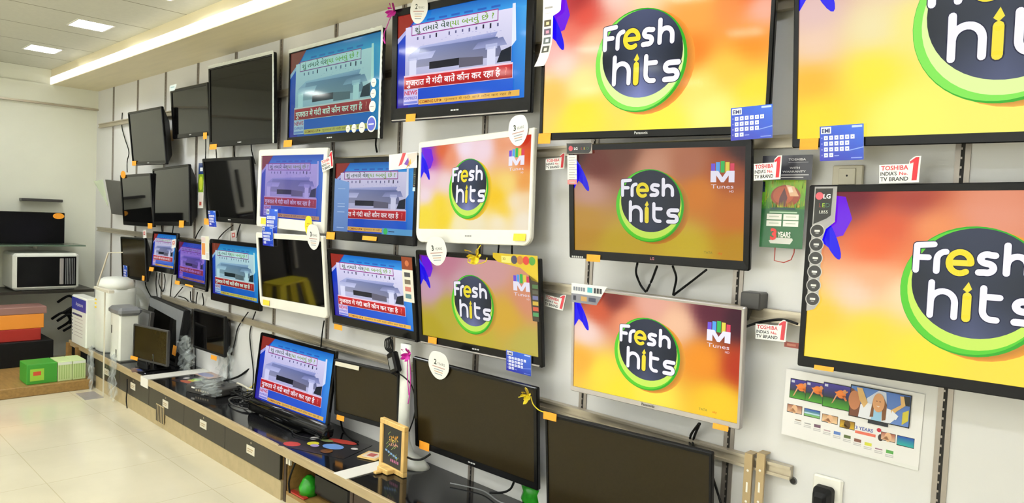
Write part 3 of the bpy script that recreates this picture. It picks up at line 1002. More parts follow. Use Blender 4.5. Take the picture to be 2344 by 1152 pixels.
b.build('oval_sticker', M['orange'], TVS['S0'])


def tv_canvas(k, name, px, draw, mat='card', dy=-.0012, film=None):
    """A printed label stuck to the set between two pixel corners."""
    p, q = tv_local(k, px[0], px[1]), tv_local(k, px[2], px[3])
    x0, x1 = sorted((p.x, q.x))
    z0, z1 = sorted((p.z, q.z))
    cv = Canvas(x1 - x0, z1 - z0, ox=x0, oz=z0, y=dy)
    draw(cv)
    return cv.mb.build(name, M[mat], TVS[k])


# round stickers down one corner of the teal news set
for (px, py, r_) in ((856, 189, .022), (855, 214, .023), (853, 244, .028), (851, 284, .04), (797, 295, .019), (811, 294, .022), (829, 292, .027)):
    p = tv_local('T4', px, py)
    b = MB()
    blue = r_ > .035
    b.disc((p.x, -.002, p.z), (1, 0, 0), (0, 0, 1), r_, 0, 22, -.001, lin((236, 236, 226)))
    b.disc((p.x, -.0034, p.z), (1, 0, 0), (0, 0, 1), r_ * .82, 0, 22, 0, lin((84, 92, 190) if blue else (230, 226, 214)))
    cv = Canvas(r_ * 1.4, r_ * .5, mb=b, ox=p.x - r_ * .7, oz=p.z - r_ * .2, y=-.0036)
    cv.rect(.1, .2, .9, .5, (240, 240, 246) if blue else (150, 150, 150), 1)
    b.build('feature_sticker', M['card'], TVS['T4'])


def lg_corner(cv):
    cv.rect(0, .74, 1, 1, (150, 140, 130), 0)
    cv.poly([(.015, .75), (.86, .75), (.94, .8), (.985, .99), (.015, .99)], (24, 22, 20), 1)
    cv.ell(.17, .87, .009, .009, (196, 70, 84), 2)
    cv.text('LG', .30, .835, .06, (236, 236, 236), 2, bold=.03)
    cv.text('L', .58, .835, .06, (150, 40, 30), 2); cv.text('E', .68, .835, .06, (190, 170, 40), 2); cv.text('D', .79, .835, .06, (50, 110, 60), 2)
    for q in range(6):
        c = (222, 220, 214) if q < 5 else (216, 130, 130)
        cv.rect(.03, .60 - .118 * q, .40, .71 - .118 * q, c, 1)
        cv.rect(.1, .64 - .118 * q, .33, .66 - .118 * q, (180, 176, 170), 2)


tv_canvas('S6', 'promo_label', (1298, 423, 1356, 326), lg_corner)


def lg_side(cv):
    cv.poly([(0, 0), (.35, .02), (.5, .06), (.5, .58), (.62, .66), (1, .72), (1, 1), (0, 1)], (156, 154, 152), 0)
    cv.poly([(.05, .70), (.62, .745), (.80, .77), (.82, .985), (.05, .985)], (26, 24, 20), 1)
    cv.ell(.24, .925, .011, .011, (200, 84, 96), 2)
    cv.text('LG', .42, .905, .034, (240, 240, 240), 2, bold=.03)
    cv.text('L', .25, .835, .034, (120, 50, 40), 2); cv.text('E', .40, .835, .034, (150, 190, 50), 2); cv.text('D', .55, .835, .034, (70, 110, 90), 2)
    cv.text('LB55', .28, .785, .024, (226, 226, 216), 2)
    for q in range(6):
        v = .645 - .109 * q
        cv.ell(.25, v, .0205, .0205, (186, 184, 180), 1); cv.ell(.25, v, .018, .018, (34, 32, 28), 2)
        cv.rect(.13, v - .008, .37, v + .008, (206, 206, 200), 3)
        cv.rect(.18, v - .022, .32, v - .014, (150, 150, 146), 3)


tv_canvas('S7', 'promo_label', (1846, 712, 1917, 427), lg_side)


def r7_label(cv):
    cv.poly([(0, 0), (.72, 0), (1, 1), (0, 1)], (226, 228, 230), 0)
    cv.poly([(0, .0), (.72, .0), (.86, .46), (0, .46)], (128, 128, 140), 1)
    for q in range(5):
        cv.rect(.06 + .07 * q, .62, .11 + .07 * q, .82, (120, 126, 140), 2)
    cv.rect(.46, .6, .6, .86, (80, 176, 190), 2)
    for q in range(3):
        cv.rect(.64 + .08 * q, .6, .70 + .08 * q, .86, (50, 52, 60), 2)
    cv.rect(.06, .12, .14, .36, (40, 44, 60), 2); cv.rect(.28, .12, .45, .36, (190, 150, 90), 2); cv.rect(.5, .14, .7, .34, (60, 66, 90), 2)


tv_canvas('R7', 'promo_label', (1308, 691, 1390, 657), r7_label)


def gold_label(cv):
    cv.poly([(0, 1), (0, .93), (.12, .86), (.62, .80), (.80, .70), (.86, .62), (1, .60), (1, 1)], (206, 178, 40), 0)
    cv.poly([(.80, .70), (.86, .0), (1, .0), (1, .62)], (52, 44, 34), 0)
    cv.rect(.2, .86, .42, .965, (232, 216, 120), 1)
    for q, c in enumerate(((70, 66, 84), (190, 120, 50), (204, 60, 54), (84, 150, 60))):
        cv.ell(.49 + .13 * q, .915, .017, .017, c, 1)
    cv.text('3D', .23, .90, .04, (80, 60, 30), 2)
    for q, c in enumerate(((70, 104, 66), (80, 80, 70), (100, 104, 150), (190, 160, 60), (190, 80, 60), (70, 140, 90))):
        cv.rect(.87, .50 - .085 * q, .99, .56 - .085 * q, c, 1)


tv_canvas('R6', 'promo_label', (1133, 722, 1231, 586), gold_label)


def brown_strip(cv):
    cv.rect(0, .72, 1, 1, (136, 62, 36), 0)
    cv.rect(0, 0, 1, .72, (226, 222, 208), 0)
    cv.ell(.5, .86, .014, .014, (196, 110, 70), 1)
    for q in range(4):
        cv.rect(.2, .56 - .16 * q, .75, .66 - .16 * q, [(70, 70, 76), (120, 110, 96), (200, 120, 110), (90, 130, 140)][q], 1)


tv_canvas('R5', 'promo_label', (925, 690, 943, 590), brown_strip)


def dark_strip(cv):
    cv.rect(0, 0, 1, 1, (40, 44, 40), 0)
    rr = random.Random(5)
    for q in range(14):
        cv.rect(.15 + .4 * rr.random(), .03 + .068 * q, .6 + .3 * rr.random(), .06 + .068 * q, (90 + 50 * rr.random(), 110, 90), 1)
    cv.rect(0, 0, 1, .12, (190, 214, 226), 2)


tv_canvas('S4', 'promo_label', (945, 438, 954, 364), dark_strip)
tv_canvas('T2', 'corner_sticker', (388, 210, 405, 192), lambda cv: (cv.poly([(0, 0), (.7, .05), (1, 1), (.1, .95)], (216, 226, 224), 0), cv.rect(.2, .5, .7, .7, (150, 180, 180), 1)))
tv_canvas('S6', 'feature_text', (1308, 592, 1336, 584), lambda cv: [cv.rect(.05 + .16 * q, .3, .17 + .16 * q, .7, (190, 190, 190), 0) for q in range(6)])
on_tv('B2', 'masking_tape', (769, 836, 823, 839), 'ivory')


def standing(root_key, depth, width, zfloor, name='stand', bar=None):
    """Foot under a set that stands on the counter: neck and base reaching the counter top."""
    m = tv_matrix(root_key)
    root = TVS[root_key]
    foot = m @ Vector((0, depth * .6, .02))
    b = MB()
    b.box(foot.x - width / 2, foot.x + width / 2, foot.y - .09, foot.y + .09, zfloor, zfloor + .014, 0, .005)
    b.box(foot.x - .05, foot.x + .05, foot.y - .018, foot.y + .012, zfloor + .01, foot.z + .05, 0, .004)
    o = b.build(name, M['gloss'], root)
    o.matrix_parent_inverse = m.inverted()
    return o


CT = .28     # counter top height
standing('B1', .08, .36, CT)
standing('M1', .05, .2, CT)
# the counter set's glossy speaker bar under the screen
w = POSE['B1'][6]
b = MB(); b.loft([rrect(-w / 2 - .01, w / 2 + .01, -.038, .03, .02, .04), rrect(-w / 2 - .015, w / 2 + .015, -.042, .034, .02, -.008), rrect(-w / 2, w / 2, -.034, .024, .018, -.02)], 0)
b.build('speaker_bar', M['gloss'], TVS['B1'], True)

# ------------------------------------------------------------------ counter along the display wall
CY = -.42
XL, XR = -6.84, 1.2
b = MB(); b.box(XL, XR, CY + .012, -.002, CT - .022, CT)
ctop = b.build('worktop', M['counter'])
tag(ctop, 'long glossy black counter top running below the televisions', 'counter top')
b = MB(); b.box(XL, XR, CY - .004, CY + .012, CT - .044, CT + .001, 0, .003)
b.build('edge_strip', M['edge'], ctop)

units = [(-6.16, -5.6), (-5.6, -5.02), (-5.02, -4.44), (-4.44, -3.87), (-3.87, -3.25)]
labs = ['grey low cabinet at the far end, half hidden by crumpled plastic', 'grey low cabinet with loose black cord hanging over its door',
        'grey low cabinet with striped beige vent, below the first white counter strip', 'grey low cabinet with paper label under its keyhole, middle of counter run',
        'grey low cabinet next to the open shelf bay']
for i, (x0, x1) in enumerate(units):
    r = empty('low_cabinet', ((x0 + x1) / 2, -.2, 0), labs[i], 'cabinet', 'low grey cabinets under the counter')
    c = (x0 + x1) / 2
    b = MB()
    b.box(x0 - c, x1 - c, -.2, .195, .1, CT - .0225)
    b.build('carcass', M['wood'], r)
    b = MB(); b.box(x0 - c + .002, x1 - c - .002, -.218, -.2, .105, CT - .045, 0, .0015)
    dr = b.build('door', M['cabinet'], r)
    b = MB(); b.box(x0 - c, x1 - c, -.21, .195, 0, .1)
    b.box(x0 - c, x1 - c, -.212, -.209, .094, .1, 0)
    b.build('plinth', M['kick'], r)
    if i > 0 or True:
        b = MB(); lx = .0 if i != 1 else -.01
        b.box(lx - .045, lx + .045, -.2205, -.218, .155, .20, 0)
        b.box(lx - .035, lx + .03, -.2209, -.2205, .178, .184, 1); b.box(lx - .035, lx + .02, -.2209, -.2205, .167, .172, 1)
        b.build('paper_label', [M['ivory'], M['bracket']], dr)
        b = MB(); b.disc((lx, -.2182, .216), (1, 0, 0), (0, 0, 1), .006, 0, 12, -.003)
        b.build('lock', M['rail'], dr)
    if i == 2:
        b = MB()
        b.box(-.15, -.02, -.222, -.218, .035, .15, 0)
        for q in range(5):
            b.box(-.145 + .026 * q, -.133 + .026 * q, -.2235, -.222, .04, .145, 2)
        b.build('vent_grille', [M['kick'], M['bracket'], M['cabinet']], dr)
# open shelf bays beside the cabinets
divs = [-3.225, -2.64, -1.98, -1.3, -.6, .1, .8]
for i in range(len(divs) - 1):
    x0, x1 = divs[i], divs[i + 1]
    nm = 'open wooden shelf bay under the counter, ' + ['next to the last grey cabinet', 'below the small framed sign', 'under the big low television', 'under the lowest cut-off television', 'under the power socket wall', 'at the counter end'][i]
    r = empty('shelf_bay', ((x0 + x1) / 2, -.2, 0), nm, 'shelf', 'open bays under the counter')
    c = (x0 + x1) / 2
    b = MB(); b.box(x0 - c + .012, x1 - c - .012, -.2, .19, .04, .058); b.build('bottom_board', M['wood'], r)
    b = MB(); b.box(x0 - c + .012, x1 - c - .012, .18, .195, .058, CT - .0225); b.build('back_board', M['wood'], r)
    b = MB(); b.box(x0 - c - .012, x0 - c + .012, -.203, .195, 0, CT - .0225); b.build('side_board', M['dark_wood'], r)
    if i:
        b = MB(); b.box(x0 - c + .013, x1 - c - .013, -.2, -.185, .045, CT - .045); b.build('front_board', M['dark_wood'], r)
    else:
        b = MB(); b.box(x0 - c + .0121, x0 - c + .018, -.195, .178, .0585, CT - .024); b.build('inner_panel', M['wood'], r)
    if i == len(divs) - 2:
        b = MB(); b.box(x1 - c - .012, x1 - c + .012, -.203, .195, 0, CT - .0225); b.build('side_board', M['wood'], r)
    b = MB(); b.box(x0 - c + .012, x1 - c - .012, -.2, -.18, 0, .04); b.build('plinth', M['kick'], r)
# white joint strips across the counter
for (x0, x1, y1, lab, fold) in ((-5.15, -5.02, -.004, 'white joint strip folded over the counter edge beside the dark monitors', True),
                                (-2.755, -2.655, -.16, 'white joint strip on the counter under the small framed sign', False)):
    b = MB()
    b.box(x0, x1, CY - .004, y1, CT + .001, CT + .004)
    if fold:
        b.box(x0 + .0, x1, CY - .008, CY - .0042, CT - .06, CT + .004)
    tag(b.build('counter_strip', M['white']), lab, 'strip')

# ------------------------------------------------------------------ mounting rails
for z, x0, x1, lab in ((2.165, -7.52, ROOM_R - .1, 'long metal wall rail behind the top row of televisions'),
                       (1.74, -7.0 + 3.2, ROOM_R - .1, 'metal wall rail just above the white framed green ring logo television'),
                       (1.198, -7.52, ROOM_R - .1, 'long metal wall rail running behind the lower row of televisions'),
                       (.722, -5.9, -.86, 'lowest metal wall rail ending above two hanging bracket arms')):
    b = MB()
    prof = [(-.004, -.02), (-.03, -.02), (-.03, -.011), (-.022, -.011), (-.022, .011), (-.03, .011), (-.03, .02), (-.004, .02)]
    b.loft([[(x, py, z + pz) for py, pz in prof] for x in (x0, x1)], 0, True)
    tag(b.build('wall_rail', M['rail']), lab, 'rail', 'television mounting rails')
for px, lab in ((1715, 'perforated metal bracket arm hanging from the lowest rail, next to the wall upright'),
                (1743, 'perforated metal bracket arm hanging nearer the rail end and round cable hole')):
    t = at_y(px, 1062, -.036)
    b = MB()
    b.box(t.x - .013, t.x + .013, -.044, -.034, .28, t.z + .03, 0)
    b.box(t.x - .013, t.x + .013, -.044, -.004, t.z + .03, t.z + .034, 0)
    for q in range(8):
        z = t.z - .02 - .05 * q
        if q % 3 == 1:
            b.box(t.x - .003, t.x + .003, -.0445, -.044, z - .02, z + .012, 1)
        else:
            b.disc((t.x, -.0446, z), (1, 0, 0), (0, 0, 1), .004, 1, 10)
    tag(b.build('bracket_arm', [M['bracket'], M['white']]), lab, 'bracket')
p = at_y(1728, 690, -.03)
b = MB(); b.box(p.x - .035, p.x + .03, -.06, -.0, p.z - .025, p.z + .03, 0, .004)
b.loft([[(p.x - .03, -.05, p.z - .025), (p.x - .005, -.05, p.z - .025), (p.x - .005, -.03, p.z - .025), (p.x - .03, -.03, p.z - .025)],
        [(p.x - .018, -.045, p.z - .062), (p.x - .013, -.045, p.z - .062), (p.x - .013, -.04, p.z - .062), (p.x - .018, -.04, p.z - .062)]])
tag(b.build('rail_clip', M['darkgrey']), 'dark clip block on wall rail beside the silver framed television', 'clip')

# ------------------------------------------------------------------ wall fittings
p = at_y(1943, 400)
r = empty('switch_plate', (p.x, 0, p.z), 'ivory wall switch plate above the huge cut-off green ring logo television', 'switch')
b = MB(); b.box(-.043, .043, -.012, 0, -.043, .027, 0, .003); cp = b.build('cover_plate', M['ivory'], r)
b = MB(); b.box(-.024, .024, -.016, -.012, -.03, .018, 0, .002); b.disc((0, -.0162, -.004), (1, 0, 0), (0, 0, 1), .003, 1, 12); b.build('button', [M['ivory'], M['slot']], cp)
p = at_y(1816, 1101)
b = MB(); b.disc((p.x, -.0005, p.z), (1, 0, 0), (0, 0, 1), .0125, 0, 24, -.003); b.disc((p.x, -.0037, p.z), (1, 0, 0), (0, 0, 1), .009, 1, 24)
tag(b.build('cable_hole', [M['grey'], M['slot']]), 'round dark cable hole in wall beside the white power socket', 'cable hole')
p = at_y(1896, 1128)
r = empty('power_socket', (p.x, 0, p.z), 'white wall power socket low on the wall', 'socket')
b = MB(); b.box(-.043, .043, -.014, 0, -.05, .05, 0, .005); b.build('cover_plate', M['white'], r)
pl = at_y(1884, 1130, -.03)
r = empty('power_plug', (pl.x, -.0145, pl.z - .008), 'chunky black plug pushed into the white wall socket', 'plug')
b = MB()
b.loft([rrect(-.028, .028, -.028, .028, .012, .0), rrect(-.027, .027, -.027, .027, .012, -.022), rrect(-.02, .02, -.026, .018, .01, -.045), rrect(-.012, .012, -.026, .006, .005, -.056)])
b.build('body', M['rubber'], r)
b = MB(); b.tube([(0, -.045, -.02), (.0, -.055, -.07), (.01, -.04, -.2), (.02, -.03, -.36)], .005); b.build('cord', M['rubber'], r, True)

# ------------------------------------------------------------------ printed cards hung on the wall and the sets


def hung(name, label, cat, px, py, y, w, h, draw, group=None, rot=0.0, tilt=0.0, yaw=0.0, mat='card', outline=None, on=None, gap=.006):
    """A flat card of real size whose middle hangs at a pixel's place; a 1.2 mm sheet with its print on the front."""
    c = at_y(px, py, y)
    if on:
        c = tv_matrix(on) @ tv_local(on, px, py, -gap)
        yaw, tilt = POSE[on][3], POSE[on][4]
    m = Matrix.Translation(c) @ Matrix.Rotation(yaw, 4, 'Z') @ Matrix.Rotation(tilt, 4, 'X') @ Matrix.Rotation(-rot, 4, 'Y') @ Matrix.Translation((0, 0, -h / 2))
    cv = Canvas(w, h, y=-.0006)
    out = outline or [(0, 0), (1, 0), (1, 1), (0, 1)]
    pts = [cv.P(u, v, 0) for u, v in out]
    cv.mb.loft([[(x, .0006, z) for x, yy, z in pts], [(x, -.0006, z) for x, yy, z in pts]], 0, True, lin((232, 232, 228)))
    draw(cv)
    o = cv.mb.build(name, M[mat])
    o.matrix_world = m
    return tag(o, label, cat, group)


def emi(cv):
    cv.vgrad([(0, 0), (1, 0), (1, 1), (0, 1)], [(44, 40, 170), (26, 62, 186), (40, 100, 220), (30, 76, 200)], 0.5)
    cv.rect(.03, .78, .27, .97, (222, 228, 240), 1)
    cv.text('EMI', .055, .81, .115, (44, 50, 110), 2, fit=.19, bold=.02)
    cv.rect(.74, .91, .97, .97, (190, 210, 250), 1)
    for r_, n in enumerate((6, 5, 5, 2)):
        v = .60 - .165 * r_
        cv.rect(.045, v + .04, .06, v + .08, (190, 200, 240), 1)
        for q in range(n):
            u = .10 + .122 * q
            cv.rect(u, v, u + .09, v + .12, (232, 236, 252), 1)
            cv.rect(u + .03, v + .04, u + .06, v + .075, (120, 140, 220), 2)
    cv.poly([(.66, .26), (1, .34), (1, .37), (.66, .285)], (130, 160, 240), 1)
    cv.rect(.34, .13, .45, .15, (150, 170, 240), 1)
    cv.rect(.72, .05, .97, .075, (140, 160, 235), 1)


GE = 'blue payment plan cards'
hung('plan_card', 'blue EMI card on the lower corner of the largest whole green ring logo television', 'card', 1720, 281, -.20, .128, .1, emi, GE, on='T6', rot=rad(2.5), yaw=.1)
hung('plan_card', 'blue EMI card hanging from the huge pale yellow television', 'card', 1926, 327, -.145, .118, .098, emi, GE, on='T7', rot=rad(1), yaw=.02)
hung('plan_card', 'blue card with white squares on lower edge of the dull green ring logo set', 'card', 1187, 831, -.13, .135, .086, emi, GE, on='R6', rot=rad(-1), yaw=.15)
hung('plan_card', 'small blue card on the switched-off set beside the white framed television', 'card', 486, 501, -.145, .115, .11, emi, GE, on='S2')
hung('plan_card', 'blue card hanging over bottom frame of the dim purple news set', 'card', 622, 508, -.15, .135, .155, emi, GE, on='S3', yaw=-.2)
hung('plan_card', 'blue card on top frame of the switched-off white framed set', 'card', 613, 541, -.16, .125, .115, emi, GE, on='R4')
hung('plan_card', 'blue card on bottom corner of the dark lower row monitor', 'card', 287, 625, -.12, .095, .125, emi, GE, on='R0')


def no1(cv):
    red, blk = (204, 34, 50), (44, 42, 46)
    cv.text('TOSHIBA', .05, .50, .17, red, 1, fit=.66, bold=.02)
    cv.text("INDIA'S", .04, .295, .14, blk, 1, fit=.40, bold=.02)
    cv.text('No.', .50, .30, .12, red, 1, fit=.20, bold=.02)
    cv.text('TV BRAND', .04, .08, .15, blk, 1, fit=.68, bold=.02)
    cv.poly([(.80, .08), (.92, .08), (.96, .95), (.88, .95), (.74, .80), (.75, .72), (.83, .76)], red, 1.5)


NO1 = [(0.02, 0), (.97, 0), (1, 1), (.86, 1), (.74, .86), (.72, .72), (.0, .72)]
GN = 'number one brand cards'
for px, py, y, w, h, rot, lab in ((1757, 385, -.10, .085, .072, 3, 'white and red number one brand card overlapping the dark warranty sign'),
                                  (2059, 389, -.10, .10, .07, 2, 'white and red number one brand card on clear tape above the huge lower television'),
                                  (1271, 370, -.07, .095, .062, 3, 'number one brand card between white framed and dark framed green ring logo sets'),
                                  (1270, 688, -.05, .10, .062, -6, 'number one brand card next to the silver framed set on the middle rail'),
                                  (1765, 755, -.06, .098, .066, 2, 'number one brand card curling below the light wall rail by the silver set'),
                                  (749, 370, 'S3', .115, .09, 14, 'small number one brand card on corner of the dim purple news set')):
    hung('brand_card', lab, 'card', px, py, -.1 if y == 'S3' else y, w, h, no1, GN, rot=rad(rot), yaw=.05, outline=NO1, tilt=rad(-4), on=y if y == 'S3' else None)


def mini(cv):
    cv.rect(.08, .2, .92, .92, (226, 216, 212), 1)
    cv.rect(.2, .4, .75, .8, (206, 96, 90), 2)
    cv.rect(.35, .5, .6, .7, (236, 220, 220), 3)


for px, py, w, on, lab in ((331, 536, .07, 'R0', 'tiny red and white price card above the dark lower row monitor'), (398, 558, .07, 'R1', 'tiny red and white card on the smallest lit news set'),
                       (535, 541, .085, None, 'tiny reddish card dangling on wires below the switched-off set with a blue card')):
    hung('price_card', lab, 'card', px, py, -.03, w, w * .9, mini, 'tiny red and white cards', rot=rad(8), on=on)
hung('price_card', 'white and orange folded paper slips between the violet and turquoise news sets', 'card', 470, 568, -.15, .12, .16, lambda cv: (
    cv.rect(0, .75, .55, .95, (226, 206, 204), 1), cv.rect(.05, .2, .5, .7, (226, 150, 84), 1), cv.rect(.55, .35, .98, 1, (228, 224, 200), 2), cv.rect(.6, .05, .95, .3, (214, 210, 206), 1)), 'tiny red and white cards', on='R3', gap=.012)
hung('price_card', 'glossy red white and yellow paper flap on top edge of the menu panel set', 'card', 922, 369, -.16, .20, .075, lambda cv: (
    cv.poly([(0, .1), (.35, .0), (.5, 1), (.12, .9)], (240, 230, 226), 1), cv.poly([(.35, .2), (.48, .3), (.62, 1), (.5, 1)], (206, 80, 90), 2), cv.poly([(.55, .3), (.75, .1), (.7, .7)], (120, 70, 170), 2),
    cv.poly([(.62, .0), (.8, .3), (.78, .6)], (238, 176, 70), 2), cv.poly([(.72, .1), (.95, .5), (1, .95), (.66, .9)], (236, 206, 196), 1)), 'tiny red and white cards', rot=rad(3), on='S4')


def warranty(num, word='YEARS'):
    def d(cv):
        cv.text(num, .28, .52, .18, (60, 66, 60), 1, bold=.03)
        cv.text(word, .44, .53, .085, (110, 112, 104), 1, fit=.36)
        cv.rect(.2, .42, .8, .45, (190, 150, 140), 1)
        for q in range(3):
            cv.rect(.28 + .02 * q, .33 - .08 * q, .72 - .02 * q, .36 - .08 * q, (150, 160, 170) if q != 1 else (200, 160, 130), 1)
    return d


def egg(n=26, top=.85):
    out = []
    for k in range(n):
        t = 2 * math.pi * k / n
        x, z = math.cos(t), math.sin(t)
        wd = .5 * (1 if z > -.1 else (1 + .16 * (z + .1)))
        if z > .75:
            z = .75 + (z - .75) * .5
        out.append((.5 + wd * x, .5 + .5 * z / (.875 if z > 0 else 1)))
    return out


GW = 'white warranty tags'
for px, py, y, w, h, num, rot, lab in ((959, 22, 'T5', .115, .125, '2', -8, 'white warranty tag on top corner of the bright news set with pink bow'),
                                       (1186, 299, 'S5', .112, .125, '3', 8, 'white warranty tag on corner of the white framed green ring logo set'),
                                       (999, 575, 'R6', .135, .13, '3', 6, 'cream warranty tag between white framed and dull green ring logo sets'),
                                       (717, 543, 'R4', .13, .14, '3', 0, 'white warranty tag hanging between the two white framed sets'),
                                       (1004, 837, 'B3', .128, .125, '2', -4, 'round white warranty tag on top edge of big switched-off counter set')):
    hung('warranty_tag', lab, 'tag', px, py, -.1, w, h, warranty(num), GW, rot=rad(rot), outline=egg(), on=y)
hung('price_tag', 'yellow round tag on bottom frame of the dim purple news set', 'tag', 706, 516, -.135, .075, .105, lambda cv: (
    cv.poly(egg(), (240, 214, 36), .5), cv.rect(.3, .55, .7, .62, (200, 170, 40), 1), cv.rect(.25, .4, .7, .46, (200, 170, 40), 1)), None, outline=egg(), on='S3')


# long white icon strip on the biggest set, curving away at its foot
def strip_mesh():
    b = MB()
    p0 = tv_matrix('T6') @ tv_local('T6', 1254, 45, -.005)
    H, wv = .27, .046
    white_ = lin((230, 225, 216))

    def dx(t):       # the lower end swings aside and lifts off the frame
        return -.026 * max(0.0, (.36 - t) / .36) ** 1.3

    def dy(t):
        return -.012 * max(0.0, (.2 - t) / .2) ** 2

    def q(u, t, lay=0.0):
        return (dx(t) + (u - .5) * wv, dy(t) - lay, (t - .62) * H)
    n = 14
    for k in range(n):
        a, c = k / n, (k + 1) / n
        b.face([q(0, a), q(1, a), q(1, c), q(0, c)], 0, white_)
    b.face([q(1, .66), q(1.5, .69), (wv * 1.22, 0, .10 * H), (wv * 1.3, 0, .38 * H), q(1, 1)], 0, white_)
    for k in range(9):
        b.face([q(.2 + .085 * k, .765, .0008), q(.265 + .085 * k, .767, .0008), q(.265 + .085 * k, .79, .0008), q(.2 + .085 * k, .79, .0008)], 0, lin((150, 146, 142)))
    b.face([q(.25, .70, .0008), q(.75, .70, .0008), q(.75, .707, .0008), q(.25, .707, .0008)], 0, lin((186, 184, 180)))
    for k, (cc, c2) in enumerate((((74, 64, 46), (206, 196, 150)), ((84, 74, 92), (206, 140, 160)), ((90, 98, 98), (216, 220, 216)), ((74, 74, 66), (200, 198, 190)))):
        t = .53 - .115 * k
        b.face([q(.16, t, .0008), q(.84, t, .0008), q(.84, t + .085, .0008), q(.16, t + .085, .0008)], 0, lin(cc))
        b.face([q(.36, t + .02, .0014), q(.66, t + .02, .0014), q(.66, t + .06, .0014), q(.36, t + .06, .0014)], 0, lin(c2))
    o = b.build('icon_strip', M['card'])
    o.location = p0
    o.rotation_euler = (POSE['T6'][4], 0, POSE['T6'][3])
    return o


tag(strip_mesh(), 'long white paper icon strip hanging on frame edge of the largest green ring logo set', 'label strip')


# ------------------------------------------------------------------ dark warranty sign and green cricket poster card
def dark_sign(cv):
    cv.rect(0, 0, 1, 1, (66, 66, 78), .5)
    cv.text('TOSHIBA', .53, .78, .09, (222, 222, 230), 1, fit=.34, bold=.02)
    cv.rect(.53, .69, .92, .72, (150, 150, 160), 1)
    cv.text('WITH', .56, .45, .075, (216, 216, 224), 1, fit=.2, bold=.02)
    cv.text('WARRANTY', .42, .30, .075, (216, 216, 224), 1, fit=.46, bold=.02)
    cv.rect(.40, .18, .94, .225, (190, 190, 198), 1); cv.rect(.40, .08, .84, .125, (190, 190, 198), 1)


hung('warranty_sign', 'dark grey warranty sign with white lettering above the green cricket card', 'sign', 1801, 384, -.045, .155, .075, dark_sign)


def cricket(cv):
    rr = random.Random(11)
    cv.rect(0, 0, 1, 1, (30, 96, 48), .4)
    cv.vgrad([(0, .56), (1, .56), (1, 1), (0, 1)], [(40, 110, 30), (60, 130, 30), (150, 190, 30), (120, 180, 40)], .5)
    for q in range(90):
        u, v = rr.random(), .56 + .42 * rr.random()
        cv.poly([(u, v), (u + .02, v), (u + .008 + .02 * rr.random(), min(.995, v + .12))], (80 + 100 * rr.random(), 140 + 70 * rr.random(), 30), 1)
    cv.ell(.55, .745, .34 * cv.w, .155 * cv.h, (150, 62, 34), 2, n=30)
    cv.ell(.5, .755, .24 * cv.w, .125 * cv.h, (176, 84, 50), 3, n=26)
    cv.poly([(.55, .9), (.74, .88), (.86, .74), (.66, .74)], (222, 176, 140), 4)
    cv.poly([(.60, .87), (.68, .87), (.73, .80), (.64, .79)], (240, 220, 200), 5)
    cv.poly([(.40, .60), (.56, .60), (.60, .72), (.52, .86), (.42, .72)], (86, 44, 44), 4)
    for q in range(30):
        u = .22 + .66 * rr.random()
        cv.poly([(u, .58), (u + .018, .58), (u + .03 * rr.random() - .01, .62 + .07 * rr.random())], (150 + 60 * rr.random(), 160, 40), 6)
    cv.rect(.22, .545, .80, .575, (18, 64, 60), 6)
    cv.rect(.2, .50, .84, .52, (170, 200, 170), 1)
    for a in (.14, .53):
        for c in (.405, .31):
            cv.rect(a, c, a + .35, c + .08, (232, 232, 222), 1)
            cv.rect(a + .06, c + .035, a + .29, c + .05, (180, 190, 170), 2)
    cv.text('3', .25, .12, .15, (214, 44, 36), 3, fit=.15, bold=.05)
    cv.text('YEARS', .42, .155, .075, (236, 232, 222), 3, fit=.3, bold=.03)
    cv.poly([(.22, .10), (.26, .06), (.72, .06), (.78, .12), (.76, .145), (.4, .145)], (206, 206, 196), 1)
    cv.rect(.0, .80, .06, .95, (24, 40, 70), 1)


hung('promo_card', 'green promotional card with brown cricket ball on grass', 'card', 1791, 488, -.035, .135, .215, cricket)
p = at_y(1795, 585, -.03)
b = MB(); b.tube([(p.x - .03, -.03, p.z + .03), (p.x - .03, -.03, p.z - .018), (p.x + .0, -.03, p.z - .022), (p.x + .022, -.03, p.z - .012), (p.x + .03, -.03, p.z + .01), (p.x + .03, -.03, p.z + .03)], .0016, smooth=False)
tag(b.build('wire_holder', M['red'], smooth=True), 'thin red wire loop below the green cricket card', 'holder')
hung('price_card', 'small dark red strip card half behind the huge lower television', 'card', 1812, 790, -.045, .045, .017, lambda cv: (cv.rect(0, 0, 1, 1, (150, 62, 48), .5), cv.rect(.2, .3, .8, .7, (190, 120, 100), 1)))


